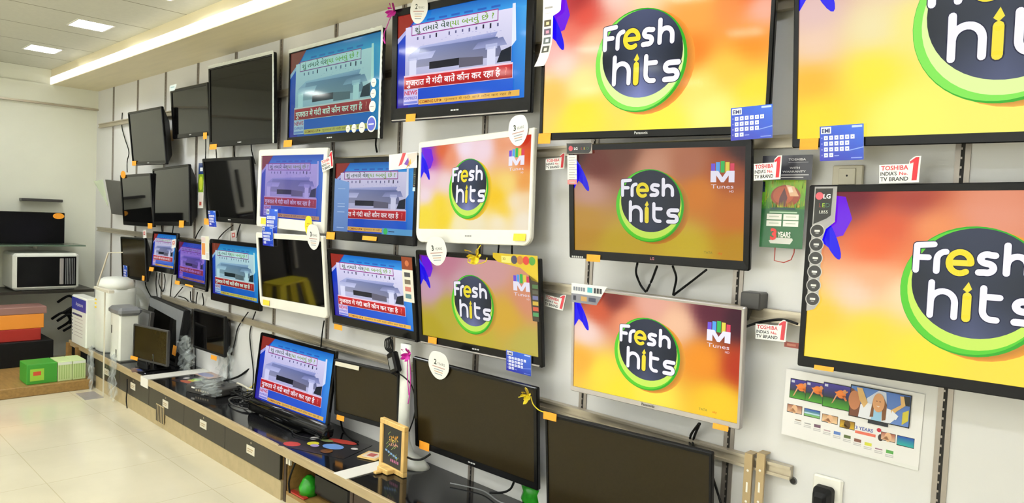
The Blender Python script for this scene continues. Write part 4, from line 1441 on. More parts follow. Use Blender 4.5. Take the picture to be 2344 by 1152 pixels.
# ------------------------------------------------------------------ television range poster
def poster(cv):
    wht = (236, 234, 232)
    cv.rect(0, 0, 1, 1, wht, .3)

    def runner(a, c, w, h, lay):
        cv.rect(a, c, a + w, c + h, (14, 16, 22), lay)
        cv.vgrad([(a + .004, c + .01), (a + w - .004, c + .01), (a + w - .004, c + h * .42), (a + .004, c + h * .42)], [(70, 150, 40)] * 2 + [(30, 84, 26)] * 2, lay + 1)
        cv.vgrad([(a + .004, c + h * .4), (a + w - .004, c + h * .4), (a + w - .004, c + h - .01), (a + .004, c + h - .01)], [(34, 44, 50)] * 2 + [(64, 52, 150)] * 2, lay + 1)
        m, n = a + w * .52, c + h * .6
        cv.ell(m + .005, n + .01, .013, .012, (226, 120, 40), lay + 2)
        cv.poly([(m - .045, n + .03), (m + .0, n + .05), (m + .03, n + .02), (m - .02, n - .01)], (232, 130, 46), lay + 3)
        cv.poly([(m - .03, n), (m - .018, n + .005), (m - .05, n - .13), (m - .062, n - .15)], (214, 150, 110), lay + 2)
        cv.poly([(m + .01, n - .01), (m + .03, n), (m + .052, n - .07), (m + .04, n - .08)], (200, 110, 60), lay + 2)
        cv.ell(m + .03, n + .055, .005, .006, (206, 140, 90), lay + 3)
        cv.poly([(m + .02, n + .03), (m + .05, n + .07), (m + .055, n + .06), (m + .03, n + .015)], (224, 140, 70), lay + 2)
        cv.rect(m + .07, n + .02, m + .1, n + .06, (150, 130, 200), lay + 2) if w > .22 else None
        cv.rect(a + .01, c + h - .06, a + .035, c + h - .025, (200, 204, 220), lay + 2)
    runner(.04, .575, .17, .30, 1)
    runner(.165, .575, .17, .31, 4)
    runner(.30, .555, .25, .36, 7)
    # biggest printed set: a cheering woman in white under a blue and white flag
    a, c, w, h = .50, .50, .42, .455
    L = 10
    cv.rect(a, c, a + w, c + h, (14, 16, 20), L)
    cv.rect(a + .14, c - .045, a + .28, c - .0, (34, 38, 48), L)
    cv.vgrad([(a + .006, c + .014), (a + w - .006, c + .014), (a + w - .006, c + h - .014), (a + .006, c + h - .014)], [(120, 150, 206), (96, 130, 200), (70, 110, 190), (90, 130, 200)], L + 1)
    cv.poly([(a + .12, c + .3), (a + .2, c + .44), (a + .25, c + .43), (a + .27, c + .1), (a + .2, c + .02), (a + .15, c + .02)], (206, 214, 232), L + 2)
    cv.poly([(a + .006, c + .014), (a + .07, c + .014), (a + .08, c + .2), (a + .06, c + .34), (a + .02, c + .4), (a + .006, c + .4)], (112, 66, 44), L + 3)
    cv.ell(a + .035, c + .24, .016, .028, (186, 120, 80), L + 4)
    cv.poly([(a + .045, c + .43), (a + .085, c + .43), (a + .13, c + .24), (a + .105, c + .16), (a + .07, c + .26)], (216, 174, 110), L + 5)
    cv.poly([(a + .07, c + .02), (a + .08, c + .2), (a + .13, c + .24), (a + .18, c + .22), (a + .25, c + .22), (a + .31, c + .2), (a + .33, c + .1), (a + .29, c + .014), (a + .1, c + .014)], (228, 230, 238), L + 4)
    cv.poly([(a + .16, c + .014), (a + .23, c + .014), (a + .23, c + .18), (a + .17, c + .18)], (150, 196, 226), L + 5)
    cv.poly([(a + .15, c + .05), (a + .165, c + .3), (a + .2, c + .37), (a + .235, c + .36), (a + .262, c + .26), (a + .26, c + .05), (a + .235, c + .03), (a + .23, c + .24), (a + .175, c + .24), (a + .175, c + .06)], (118, 74, 42), L + 6)
    cv.ell(a + .205, c + .27, .0155, .027, (214, 156, 108), L + 7)
    cv.poly([(a + .19, c + .225), (a + .217, c + .225), (a + .205, c + .205)], (232, 214, 200), L + 8)
    cv.rect(a + .187, c + .285, a + .197, c + .293, (70, 44, 36), L + 8); cv.rect(a + .210, c + .285, a + .220, c + .293, (70, 44, 36), L + 8)
    cv.poly([(a + .3, c + .12), (a + .33, c + .2), (a + .385, c + .3), (a + .37, c + .42), (a + .345, c + .42), (a + .355, c + .3), (a + .29, c + .2)], (216, 174, 110), L + 6)
    cv.poly([(a + .29, c + .1), (a + .33, c + .08), (a + .345, c + .14), (a + .3, c + .2)], (228, 230, 238), L + 7)
    cv.poly([(a + .37, c + .03), (a + .41, c + .1), (a + .41, c + .25), (a + .37, c + .2)], (206, 190, 60), L + 5)
    cv.rect(a + .37, c + .3, a + .412, c + .43, (34, 34, 30), L + 3)
    # small sets and feature icons
    sets = [(.03, .355, .12, .125, (150, 90, 66), (222, 180, 150)), (.165, .35, .125, .12, (40, 80, 180), (130, 190, 90)), (.305, .325, .12, .12, (196, 150, 110), (240, 206, 160)),
            (.44, .30, .11, .12, (150, 110, 20), (220, 180, 40)), (.735, .255, .10, .12, (170, 90, 70), (226, 190, 160)), (.845, .235, .115, .14, (30, 70, 170), (40, 170, 160))]
    for q, (x, y, w_, h_, c0, c1) in enumerate(sets):
        cv.rect(x, y, x + w_, y + h_, (26, 26, 30), 1)
        cv.vgrad([(x + .003, y + .012), (x + w_ - .003, y + .008), (x + w_ - .003, y + h_ - .006), (x + .003, y + h_ - .006)], [c1, c1, c0, c0], 2)
        if q in (0, 2, 3, 4):
            cv.ell(x + w_ * .5, y + h_ * .5, .009, .013, (226, 180, 140) if q != 3 else (96, 70, 30), 3)
            cv.poly([(x + .01, y + .02), (x + w_ * .6, y + .02), (x + w_ * .4, y + h_ * .6)], (200, 140, 100) if q != 3 else (170, 130, 30), 3)
        if q == 1:
            cv.rect(x + .003, y + .045, x + w_ - .003, y + .065, (180, 210, 230), 3)
    cv.text('3 YEARS', .555, .33, .045, (60, 80, 160), 2, fit=.125, bold=.02)
    cv.rect(.555, .27, .70, .31, (222, 110, 90), 1)
    cv.ell(.72, .385, .006, .006, (190, 40, 60), 1)
    icons = [(150, 130, 110), (160, 160, 160), (110, 80, 100), (190, 160, 170), (96, 130, 196), (90, 104, 60), (130, 84, 70), (214, 214, 70), (150, 110, 130), (90, 166, 80)]
    for q, c_ in enumerate(icons):
        x, y = .10 + .0755 * q, .255 - .018 * q
        cv.rect(x, y, x + .05, y + (.045 if q not in (0, 1, 3, 8) else .016), c_, 1)
        for t in range(2):
            cv.rect(x - .004, y - .03 - .022 * t, x + .052, y - .018 - .022 * t, (196, 194, 196), 1)
    cv.ell(.735, .285, .007, .01, (60, 50, 50), 1)


po = hung('television_poster', 'white range poster with printed screens of runners and cheering woman in white', 'poster', 1943, 951, -.012, .378, .204, poster, rot=rad(-1.0), yaw=.05, mat='paper',
          outline=[(0, .0), (1, -.05), (1, 1), (0, 1)])

# ------------------------------------------------------------------ ribbons, strings and cords


def bow(name, label, px, py, y, mat, size, tails=(), loops=8, seed=1):
    rr = random.Random(seed)
    c = at_y(px, py, y)
    r = empty(name, tuple(c), label, 'ribbon bow')
    b = MB()
    for q in range(loops):
        a = 2 * math.pi * q / loops + rr.random() * .5
        d = Vector((math.cos(a), -.4 - .5 * rr.random(), math.sin(a)))
        s_ = size * (.7 + .5 * rr.random())
        side = Vector((-math.sin(a), 0, math.cos(a))) * size * .18
        pts = [Vector((0, 0, 0)), d * s_ * .6 + side, d * s_, d * s_ * .55 - side, Vector((0, -.002, 0))]
        pts = catmull(pts, 4)
        wv = Vector((0, size * .16, 0)) + side * .5
        for i in range(len(pts) - 1):
            b.face([pts[i] - wv, pts[i + 1] - wv, pts[i + 1] + wv, pts[i] + wv])
    b.build('loops', M[mat], r)
    for t in tails:
        b = MB()
        q = [at_y(u, v, yy) - c for u, v, yy in t]
        b.tube(q, .0022, n=5)
        b.build('string', M[mat], r, True)
    return r


bow('pink_ribbon', 'bright pink ribbon bow on top corner of the bright news set', 903, 26, -.17, 'magenta', .035,
    [[(902, 28, -.16), (893, 42, -.15), (886, 60, -.14), (879, 78, -.14), (882, 100, -.14), (876, 88, -.14)]], seed=2)
bow('pink_ribbon', 'bright pink ribbon bow tied above the switched-off counter set near white tag', 937, 810, -.17, 'magenta', .032,
    [[(937, 815, -.16), (940, 860, -.15), (938, 900, -.15), (934, 925, -.15)], [(935, 812, -.16), (932, 850, -.15), (936, 905, -.15)]], seed=3)
bow('yellow_ribbon', 'yellow ribbon bow with loop on top edge of the dull green ring logo set', 1092, 588, -.18, 'yellow_ribbon', .04,
    [[(1092, 588, -.18), (1075, 590, -.18), (1072, 600, -.18), (1086, 605, -.18), (1110, 600, -.18), (1115, 590, -.18)], [(1092, 586, -.18), (1094, 572, -.16), (1100, 562, -.14)]], loops=6, seed=4)
bow('yellow_ribbon', 'yellow knotted string on upper corner of big switched-off counter set', 1210, 905, -.19, 'yellow_ribbon', .028,
    [[(1210, 903, -.19), (1198, 907, -.19), (1187, 910, -.19)], [(1215, 908, -.18), (1220, 925, -.17), (1232, 938, -.16), (1247, 945, -.16)]], seed=5)


def cord(k, pts, r=.004, mat='rubber', name='power_cord', smooth=True):
    """A cord that belongs to set k; points are (px, py, y)."""
    b = MB()
    b.tube([at_y(*p) for p in pts], r, n=6, smooth=smooth)
    o = b.build(name, M[mat], TVS[k], True)
    o.matrix_parent_inverse = tv_matrix(k).inverted()
    return o


def wallcable(label, pts, r=.004):
    b = MB()
    b.tube([at_y(*p) for p in pts], r, n=6)
    return tag(b.build('hanging_cable', M['rubber'], smooth=True), label, 'cable', 'cables hanging on the display wall')


cord('T1', [(280, 258, -.01), (279, 290, -.01), (286, 318, -.012), (295, 348, -.012), (291, 370, -.012), (291, 395, -.012)], name='aerial_wire')
cord('T2', [(471, 318, -.06), (471, 345, -.02), (470, 370, -.02)])
cord('T3', [(494, 335, -.06), (495, 350, -.02), (496, 364, -.03)])
cord('T3', [(535, 335, -.06), (536, 348, -.02), (538, 362, -.03)])
cord('T3', [(575, 330, -.06), (576, 345, -.02), (584, 375, -.02)])
cord('T4', [(861, 318, -.05), (860, 332, -.02), (863, 349, -.02)], .005)
cord('S1', [(370, 515, -.05), (370, 522, -.03), (371, 530, -.03)])
cord('S1', [(397, 515, -.05), (396, 525, -.03), (395, 533, -.03)])
cord('S2', [(463, 518, -.02), (452, 535, -.02), (446, 550, -.02), (444, 556, -.03)])
cord('S2', [(533, 516, -.05), (515, 530, -.02), (502, 544, -.02), (499, 551, -.03)])
cord('S2', [(550, 514, -.05), (545, 530, -.02), (541, 545, -.03)])
cord('S5', [(1142, 560, -.06), (1141, 570, -.03), (1140, 580, -.04)])
cord('S5', [(1172, 560, -.06), (1172, 570, -.03), (1172, 584, -.04)])
cord('S6', [(1459, 603, -.09), (1456, 625, -.03), (1466, 652, -.02), (1478, 668, -.05)], .0042)
cord('S6', [(1504, 610, -.09), (1492, 642, -.03), (1480, 667, -.05)], .0042)
cord('S6', [(1540, 610, -.09), (1548, 635, -.03), (1544, 660, -.02), (1541, 675, -.05)], .0042)
cord('S6', [(1617, 618, -.09), (1585, 643, -.03), (1560, 662, -.02), (1542, 676, -.05)], .0042)
cord('R7', [(1600, 970, -.09), (1582, 995, -.02), (1579, 1015, -.03), (1582, 1025, -.06)], .0042)
cord('R7', [(1602, 970, -.09), (1590, 998, -.02), (1586, 1015, -.03), (1590, 1028, -.06)], .0042)
cord('R7', [(1708, 748, -.05), (1740, 738, -.035), (1790, 732, -.05), (1826, 742, -.06)], .0042, name='signal_cord')
cord('B4', [(1632, 1095, -.06), (1640, 1120, -.05), (1650, 1152, -.05), (1665, 1200, -.08)], .0042)
wallcable('black cable curving from the big switched-off set onto the counter', [(1176, 1105, -.08), (1168, 1120, -.06), (1150, 1128, -.08), (1120, 1128, -.12)], .005)
wallcable('black cable drooping between the dark lower row monitor and violet news set', [(333, 632, -.05), (334, 655, -.02), (350, 684, -.012), (372, 689, -.012), (395, 684, -.012), (410, 668, -.02), (418, 658, -.04)])
cord('R1', [(359, 624, -.05), (357, 650, -.02), (360, 680, -.012)])
cord('R1', [(366, 626, -.05), (364, 650, -.015), (373, 668, -.012), (378, 645, -.015), (376, 628, -.05)])
cord('R1', [(394, 630, -.05), (392, 655, -.02), (389, 685, -.012)])
cord('R2', [(436, 668, -.05), (437, 688, -.012), (445, 692, -.012)])
wallcable('black cable dropping straight from violet news set to the counter', [(452, 670, -.05), (449, 690, -.015), (447, 740, -.012), (447, 845, -.012)])
cord('R2', [(463, 672, -.05), (466, 690, -.015), (464, 700, -.012), (455, 698, -.012)])
wallcable('short black cable loop hanging loose beside the violet news set', [(408, 678, -.012), (425, 684, -.012), (436, 697, -.012)])
wallcable('long black cable hanging from turquoise edged set, closer to the plastic wrapped monitor', [(568, 715, -.05), (545, 750, -.012), (537, 785, -.012), (525, 830, -.012), (523, 860, -.012), (516, 880, -.03)])
wallcable('long black cable hanging down beside the counter news set', [(585, 714, -.05), (576, 742, -.012), (572, 775, -.012), (580, 850, -.012), (578, 890, -.03)])
cord('R4', [(742, 735, -.05), (738, 760, -.03), (734, 800, -.04)])
wallcable('black cable curving onto the counter below the small taped set', [(780, 962, -.08), (785, 985, -.05), (800, 1003, -.08), (820, 1012, -.1)], .005)
wallcable('black cable lying round the flared foot of white pedestal', [(985, 1040, -.2), (965, 1052, -.215), (945, 1052, -.215), (930, 1046, -.2)], .005)

# hanging power adapter with its coiled lead
c = at_y(902, 828, -.13)
r = empty('power_adapter', Matrix.Translation(c) @ Matrix.Rotation(rad(-24), 4, 'Y') @ Matrix.Rotation(rad(0), 4, 'Z'), 'black power adapter hanging on its lead between two counter side sets', 'power adapter')
b = MB(); b.box(-.028, .028, -.018, .018, -.055, .045, 0, .006); b.build('body', M['black'], r)
b = MB(); b.box(-.016, .016, -.0195, -.018, -.035, .02, 0); b.build('rating_label', M['grey'], r)
b = MB()
for q in range(4):
    b.tube([(-.012 + .007 * q, 0, .045), (-.03 + .012 * q, -.01, .075), (-.02 + .014 * q, -.005, .115), (.012 - .004 * q, .006, .10), (.01, 0, .05)], .0035, n=5)
b.tube([(.0, 0, -.055), (.03, .01, -.08), (.05, .03, -.13), (.03, .05, -.2), (-.02, .06, -.27), (-.07, .05, -.33)], .0035, n=5)
b.tube([(-.02, 0, .05), (-.045, .0, .0), (-.03, .0, -.05), (-.005, .0, -.07)], .003, n=5)
b.build('lead', M['rubber'], r, True)

# ------------------------------------------------------------------ things on the counter
# white pedestal with a flared foot behind the framed sign
p0, p1 = at_y(938, 880, -.05), at_z(955, 1035, CT)
b = MB()
path = [(p0.x - .0, .845, .036, .02), (p0.x, .48, .038, .02), (p0.x + .005, .38, .042, .025), (p0.x + .02, .33, .055, .035), (p0.x + .05, .30, .10, .06), (p0.x + .06, CT + .001, .125, .07)]
b.loft([[(cx + hw * math.cos(2 * math.pi * q / 20), -.08 + hd * math.sin(2 * math.pi * q / 20), z) for q in range(20)] for cx, z, hw, hd in path])
tag(b.build('pedestal', M['white_appliance'], smooth=True), 'white pedestal stand with flared foot on the counter behind the framed sign', 'stand')

# small framed chalkboard sign on the counter, seen at an angle
a, d = at_z(874, 1066, CT + .004), at_z(924, 1092, CT + .004)
a, d = Vector((a.x, a.y, 0)), Vector((d.x, d.y, 0))
ang = math.atan2(d.y - a.y, d.x - a.x)
SW, SH = (d - a).length + .02, .23
r = empty('framed_sign', Matrix.Translation(((a.x + d.x) / 2, (a.y + d.y) / 2, CT + .002)) @ Matrix.Rotation(ang, 4, 'Z'), 'small wooden framed chalkboard sign standing on the counter', 'sign')
b = MB()
t = .022
for q in ((-SW / 2, SW / 2, 0.0, t), (-SW / 2, SW / 2, SH - t, SH), (-SW / 2, -SW / 2 + t, t, SH - t), (SW / 2 - t, SW / 2, t, SH - t)):
    b.box(q[0], q[1], -.012, .012, q[2], q[3], 0, .002)
b.build('frame', M['frame_wood'], r)
cv = Canvas(SW - 2 * t, SH - 2 * t, oz=t, y=-.003)
cv.mb.box(-SW / 2 + t, SW / 2 - t, -.003, .004, t, SH - t, 0, 0, lin((44, 46, 44)))
rr = random.Random(9)
for q in range(9):
    u, v = .15 + .6 * rr.random(), .15 + .7 * rr.random()
    cv.stroke([(u * cv.w, v * cv.h), ((u + .12) * cv.w, (v + .09) * cv.h)], .003, (150, 170, 90), 1, 5)
for row, (v0, c_) in enumerate(((.66, (232, 166, 60)), (.58, (226, 190, 90)), (.47, (228, 170, 150)))):
    for q in range(5):
        u = .3 + .1 * q
        pts = [((u + .09 * rr.random()) * cv.w, (v0 + .02 * q + .09 * rr.random()) * cv.h) for _ in range(4)]
        cv.stroke(pts, .0035, c_, 2, 5)
for q in range(5):
    cv.rect(.12 + .13 * q, .33 - .02 * q, .22 + .13 * q, .38 - .02 * q, (120, 160, 206), 2)
    cv.rect(.4 + .09 * q, .12, .46 + .09 * q, .19, (190, 110, 150), 2)
cv.mb.build('board', M['paper'], r)
b = MB(); b.box(-.055, .03, -.05, -.012, 0, .022, 0, .003); b.box(-.03, -.008, -.085, -.05, .0, .012, 0, .003)
b.build('foot', M['frame_wood'], r)
p = at_z(852, 1046, CT)
r = empty('price_holder', Matrix.Translation((p.x, p.y, CT + .001)) @ Matrix.Rotation(.35, 4, 'Z'), 'small wood backed card lying beside the framed sign', 'card')
b = MB(); b.box(-.055, .055, -.05, .05, 0, .006, 0, .002); b.build('backing', M['frame_wood'], r)
cv = Canvas(.08, .07); b = MB()
b.box(-.04, .04, -.035, .035, .006, .0075, 0, 0, lin((222, 206, 186))); b.box(-.02, .02, -.02, .02, .0075, .0082, 0, 0, lin((186, 90, 84)))
b.build('card_face', M['paper'], r)


def leaflet(label, px, py, w, h, ang, blobs, base, z=CT + .0005, group='leaflets on the counter', name='leaflet'):
    p = at_z(px, py, z)
    b = MB()
    b.box(-w / 2, w / 2, -h / 2, h / 2, 0, .0012, 0, 0, lin(base))
    for i, (u, v, ru, rv, c) in enumerate(blobs):
        q = [((u - .5) * w + ru * w * math.cos(2 * math.pi * k / 14), (v - .5) * h + rv * h * math.sin(2 * math.pi * k / 14), .0014 + .0002 * i) for k in range(14)]
        b.face(q, 0, lin(c))
    o = b.build(name, M['card'])
    o.location, o.rotation_euler = (p.x, p.y, z), (0, 0, ang)
    return tag(o, label, 'leaflet', group)


leaflet('black leaflet with yellow, blue and red print lying near the framed sign', 745, 1020, .40, .24, rad(20),
        [(.2, .75, .06, .1, (214, 210, 206)), (.12, .2, .12, .14, (196, 60, 44)), (.33, .45, .08, .12, (216, 206, 50)), (.4, .36, .06, .08, (170, 150, 206)),
         (.62, .5, .15, .16, (110, 150, 214)), (.6, .86, .22, .12, (180, 56, 44)), (.4, .75, .1, .08, (130, 140, 90)), (.9, .6, .05, .06, (206, 200, 196)), (.66, .2, .08, .12, (110, 66, 26))], (24, 22, 26))
leaflet('dark leaflet with green, yellow and orange print beside first white counter strip', 438, 872, .22, .16, rad(10),
        [(.55, .75, .22, .2, (120, 170, 70)), (.6, .5, .25, .14, (196, 186, 70)), (.55, .25, .3, .16, (170, 80, 50)), (.12, .6, .1, .14, (206, 200, 196))], (40, 36, 44))
leaflet('pale flyer lying against the wall by the first white counter strip', 475, 858, .26, .12, rad(4), [(.5, .4, .34, .3, (130, 132, 170))], (176, 150, 140))
leaflet('blue print flyer under the thin framed monitor', 322, 846, .16, .12, rad(-15), [(.5, .5, .3, .25, (60, 80, 150)), (.3, .3, .15, .2, (140, 120, 110))], (70, 70, 84))

# set-top boxes and tangled leads beside the counter news set
p = at_z(488, 898, CT)
r = empty('set_top_box', Matrix.Translation((p.x, p.y, CT)) @ Matrix.Rotation(.25, 4, 'Z'), 'dark rounded set-top box on the counter covered by loose plastic', 'set-top box')
b = MB(); b.loft([rrect(-.15, .15, 0, .05, .012, .09), rrect(-.15, .15, 0, .055, .015, -.05), rrect(-.145, .145, .002, .045, .012, -.09)]); b.build('body', M['darkgrey'], r)
b = MB()
for q in range(6):
    b.box(-.05 + .022 * q, -.036 + .022 * q, -.0915, -.089, .018, .03, 0)
b.build('front_buttons', M['rail'], r)
b = MB(); b.box(-.09, -.06, -.0915, -.089, .03, .04); b.build('display_window', M['white'], r)


def plastic(label, px, py, plane, w, h, d, seed, mat='film', name='plastic_wrap'):
    """A crumpled sheet of clear plastic."""
    rr = random.Random(seed)
    c = at_y(px, py, plane)
    n, m_ = 12, 12
    b = MB()
    g = [[Vector(((i / n - .5) * w + (rr.random() - .5) * w * .1, (rr.random() - .5) * d, (j / m_ - .5) * h + (rr.random() - .5) * h * .08)) for j in range(m_ + 1)] for i in range(n + 1)]
    for i in range(n):
        for j in range(m_):
            if ((i - n / 2 + .5) / (n / 2)) ** 2 + ((j - m_ / 2 + .5) / (m_ / 2)) ** 2 > 1.25 + .2 * rr.random():
                continue
            b.face([g[i][j], g[i + 1][j], g[i + 1][j + 1]]); b.face([g[i][j], g[i + 1][j + 1], g[i][j + 1]])
    o = b.build(name, M[mat])
    o.location = c
    return tag(o, label, 'plastic wrap', 'pieces of crumpled clear plastic')


plastic('crumpled clear plastic hanging from dark monitor that leans on the wall', 515, 860, -.05, .22, .38, .05, 21)
plastic('crumpled clear plastic stuffed between the two dark monitors', 425, 810, -.10, .22, .26, .08, 22)
plastic('crumpled clear plastic hanging down the far cabinet door', 258, 862, -.445, .14, .34, .03, 23)
plastic('crumpled clear plastic at the very end of the counter, above the wooden platform', 207, 842, -.455, .11, .34, .03, 24)
plastic('loose clear plastic lying on the set-top box', 478, 885, -.34, .26, .10, .10, 25)


def tangle(label, px, py, y, pts, mat='rubber', r_=.004):
    c = at_z(px, py, CT + .01)
    b = MB()
    b.tube([c + Vector(q) for q in pts], r_, n=6)
    return tag(b.build('loose_cable', M[mat], smooth=True), label, 'cable', 'loose cables on the counter')


rr = random.Random(4)
tangle('thick black cable arching from the counter against the wall by the news set', 545, 890, 0, [(-.25, .02, 0), (-.12, .06, .05), (.02, .1, .14), (.12, .1, .12), (.2, .08, .03), (.28, .05, 0)], r_=.007)
tangle('tangled black cables heaped on the counter beside the set-top box', 545, 905, 0, [(-.2 + .05 * (k % 9) + .05 * rr.random(), -.06 + .13 * rr.random(), .05 * rr.random()) for k in range(26)])
tangle('grey cables coiled loosely on the counter before the news set', 556, 925, 0, [(.15 * math.cos(k * .9) + .03 * rr.random(), .06 * math.sin(k * .9), .012 * rr.random()) for k in range(22)], 'darkgrey', .003)
tangle('yellow cable curling down beside the counter news set', 575, 890, 0, [(.06, .02, .08), (.03, 0, .03), (.02, -.03, .004), (.05, -.05, 0)], 'yellow_ribbon', .004)
tangle('pale crumpled cables lying at the foot of the wall', 545, 893, 0, [(-.12, .05, .01), (-.04, .02, .03), (.03, .05, .01), (.1, .01, .03), (.16, .04, .01)], 'ivory', .008)
tangle('thin black lead in front of the counter news set', 690, 985, 0, [(-.1, .06, .03), (-.08, .0, 0), (.02, -.06, 0), (.12, -.05, 0), (.2, 0, 0)], 'rubber', .003)
tangle('thin grey cable along the counter under the big switched-off set', 1110, 1135, 0, [(-.2, -.02, 0), (-.05, .03, 0), (.1, .0, 0), (.2, .05, 0), (.33, .06, .01)], 'grey', .003)
p = at_z(1215, 1148, CT)
b = MB(); b.lathe([(.0, CT + .001), (.05, CT + .003), (.058, CT + .02), (.05, CT + .05), (.058, CT + .075), (.03, CT + .085), (0, CT + .086)], p.x + .02, p.y - .0, n=22)
tag(b.build('green_spool', M['green'], smooth=True), 'shiny green spool on the counter at the foot of the big switched-off set', 'spool')

# pieces at the counter's far end
c0 = at_z(235, 803, CT)
PX = c0.x
r = empty('water_purifier', (PX - .0, -.262, CT), 'tall white water purifier with domed lid on the counter end', 'water purifier')
b = MB()
b.loft([[(hw * math.copysign(abs(math.cos(a_)) ** .6, math.cos(a_)), hd * math.copysign(abs(math.sin(a_)) ** .6, math.sin(a_)), z) for a_ in [2 * math.pi * q / 24 for q in range(24)]]
        for z, hw, hd in ((0, .13, .12), (.01, .14, .125), (.40, .15, .13), (.47, .15, .13), (.50, .148, .128))])
b.build('body', M['white_appliance'], r, True)
b = MB()
b.loft([[(hw * math.cos(2 * math.pi * q / 24), hw * .85 * math.sin(2 * math.pi * q / 24), z) for q in range(24)] for z, hw in ((.498, .155), (.53, .157), (.56, .14), (.58, .10), (.588, .02))])
b.build('lid', M['white_appliance'], r, True)
b = MB()
for q in range(3):
    b.box(-.06 + .0, -.03, -.1335, -.129, .40 - .03 * q, .412 - .03 * q, 0)
b.build('indicator', M['yellow_sticker'], r)
# boxy front cartridge with blue name label
a_ = at_z(162, 783, CT); d_ = at_z(207, 799, CT)
r = empty('purifier_panel', ((a_.x + d_.x) / 2, -.376, CT), 'flat white purifier with blue name label at the outer counter end', 'water purifier')
hw = abs(d_.x - a_.x) / 2 - .005
b = MB(); b.box(-hw, hw, -.06, .03, 0, .40, 0, .008); b.build('body', M['white_appliance'], r)
cv = Canvas(hw * 2 - .01, .1, oz=.285, y=-.0612)
cv.rect(0, 0, 1, 1, (40, 52, 160), 0); cv.text('Aquasure', .3, .38, .3, (232, 236, 246), 1, fit=.5)
cv.mb.build('name_label', M['card'], r)
cv = Canvas(hw * 2 - .01, .2, oz=.05, y=-.0612)
cv.rect(.05, .95, .75, 1.03, (50, 58, 110), 0)
for q in range(6):
    cv.rect(.05, .82 - .14 * q, .1, .88 - .14 * q, (90, 96, 130), 0); cv.rect(.22, .82 - .14 * q, .8, .85 - .14 * q, (214, 206, 200), 0)
cv.mb.build('print', M['card'], r)
# slim white appliance with grey cap
p = at_z(287, 826, CT)
r = empty('slim_purifier', (p.x - .02, -.33, CT), 'slim white appliance with grey cap beside the tall purifier', 'water purifier')
b = MB(); b.box(-.13, .07, -.07, .07, 0, .40, 0, .012); b.build('body', M['white_appliance'], r)
b = MB(); b.box(-.145, .10, -.085, .08, .345, .405, 0, .02); b.build('cap', M['grey'], r)
b = MB(); b.box(.0, .02, -.0712, -.0695, .03, .09); b.box(-.1, -.085, -.0712, -.0695, .2, .26); b.build('control', M['slot'], r)
# round topped white housing on the wall behind
p = at_y(307, 700, -.02)
b = MB()
ring = [(.27 * math.cos(rad(180 - 180 * k / 18)), .16 * math.sin(rad(180 - 180 * k / 18))) for k in range(19)] + [(.27, -.22), (-.27, -.22)]
b.loft([[(p.x + x, yy, p.z + .0 + z) for x, z in ring] for yy in (-.001, -.05, -.06)])
tag(b.build('white_cover', M['white_appliance']), 'white round topped cover on the wall behind the slim appliance', 'cover')
# grey flat monitor leaning behind, dark set standing askew with grey chin
p = at_y(330, 735, -.2)
r = empty('leaning_monitor', Matrix.Translation((p.x - .05, -.2, CT)) @ Matrix.Rotation(rad(-4), 4, 'X'), 'grey brown flat monitor leaning behind the thin framed one', 'monitor')
b = MB(); b.box(-.2, .14, -.012, .02, .0, .36, 0, .004); b.build('back_cover', M['darkgrey'], r)
b = MB(); b.box(-.18, .12, -.0135, -.0115, .03, .345); b.build('screen', M['grey'], r)
P1, P2 = at_y(351, 682, -.06), at_y(414, 697, -.09)
r = empty('leaning_television', Matrix.Translation(((P1.x + P2.x) / 2 - .0, -.12, CT + .012)) @ Matrix.Rotation(rad(-6), 4, 'X') @ Matrix.Rotation(rad(3), 4, 'Y'), 'black television turned upside down, wide grey chin uppermost, leaning on the wall', 'TV')
wv = abs(P2.x - P1.x) / 2 + .03
hv = P1.z - CT - .01
b = MB(); b.box(-wv, wv, -.01, .045, 0, hv, 0, .008); b.build('back_cover', M['black_matte'], r)
b = MB(); b.loft([[(-wv, -.0125, hv - .01), (wv, -.0125, hv - .01), (wv - .02, -.0125, .1), (wv - .1, -.0125, hv * .78), (-wv + .03, -.0125, hv * .82)], [(-wv, -.0095, hv - .01), (wv, -.0095, hv - .01), (wv - .02, -.0095, .1), (wv - .1, -.0095, hv * .78), (-wv + .03, -.0095, hv * .82)]])
b.build('chin', M['grey'], r)
b = MB(); b.box(-wv + .02, wv - .02, -.0115, -.0095, .03, hv - .03); b.build('screen', M['panel_gloss'], r)
b = MB(); b.box(wv - .08, wv - .02, -.016, -.0128, .08, .15); b.build('price_sticker', M['orange'], r)
# small grey set with peeling film on the bare wall corner
p = at_y(258, 450, -.05)
r = empty('flat_panel', Matrix.Translation((p.x, -.02, p.z - .2)) @ Matrix.Rotation(rad(3), 4, 'X'), 'flat grey panel with green protective film peeling, beside oval-stickered set', 'panel')
q0, q1, q2, q3 = [at_y(*q, -.06) for q in ((243, 411), (277, 415), (279, 493), (253, 489))]
b = MB()
fr = [Vector((q.x - p.x, -.03, q.z - p.z + .2)) for q in (q0, q1, q2, q3)]
b.loft([[(v.x, -.03, v.z) for v in fr], [(v.x, -.005, v.z) for v in fr]]); b.build('body', M['darkgrey'], r)
e0, e1 = at_y(219, 414, -.1), at_y(249, 474, -.06)
b = MB(); b.face([Vector((q.x - p.x, q.y + .02, q.z - p.z + .2)) for q in (e0, q0 + Vector((.01, -.01, 0)), at_y(250, 474, -.07))]); b.build('protective_film', M['film_green'], r)
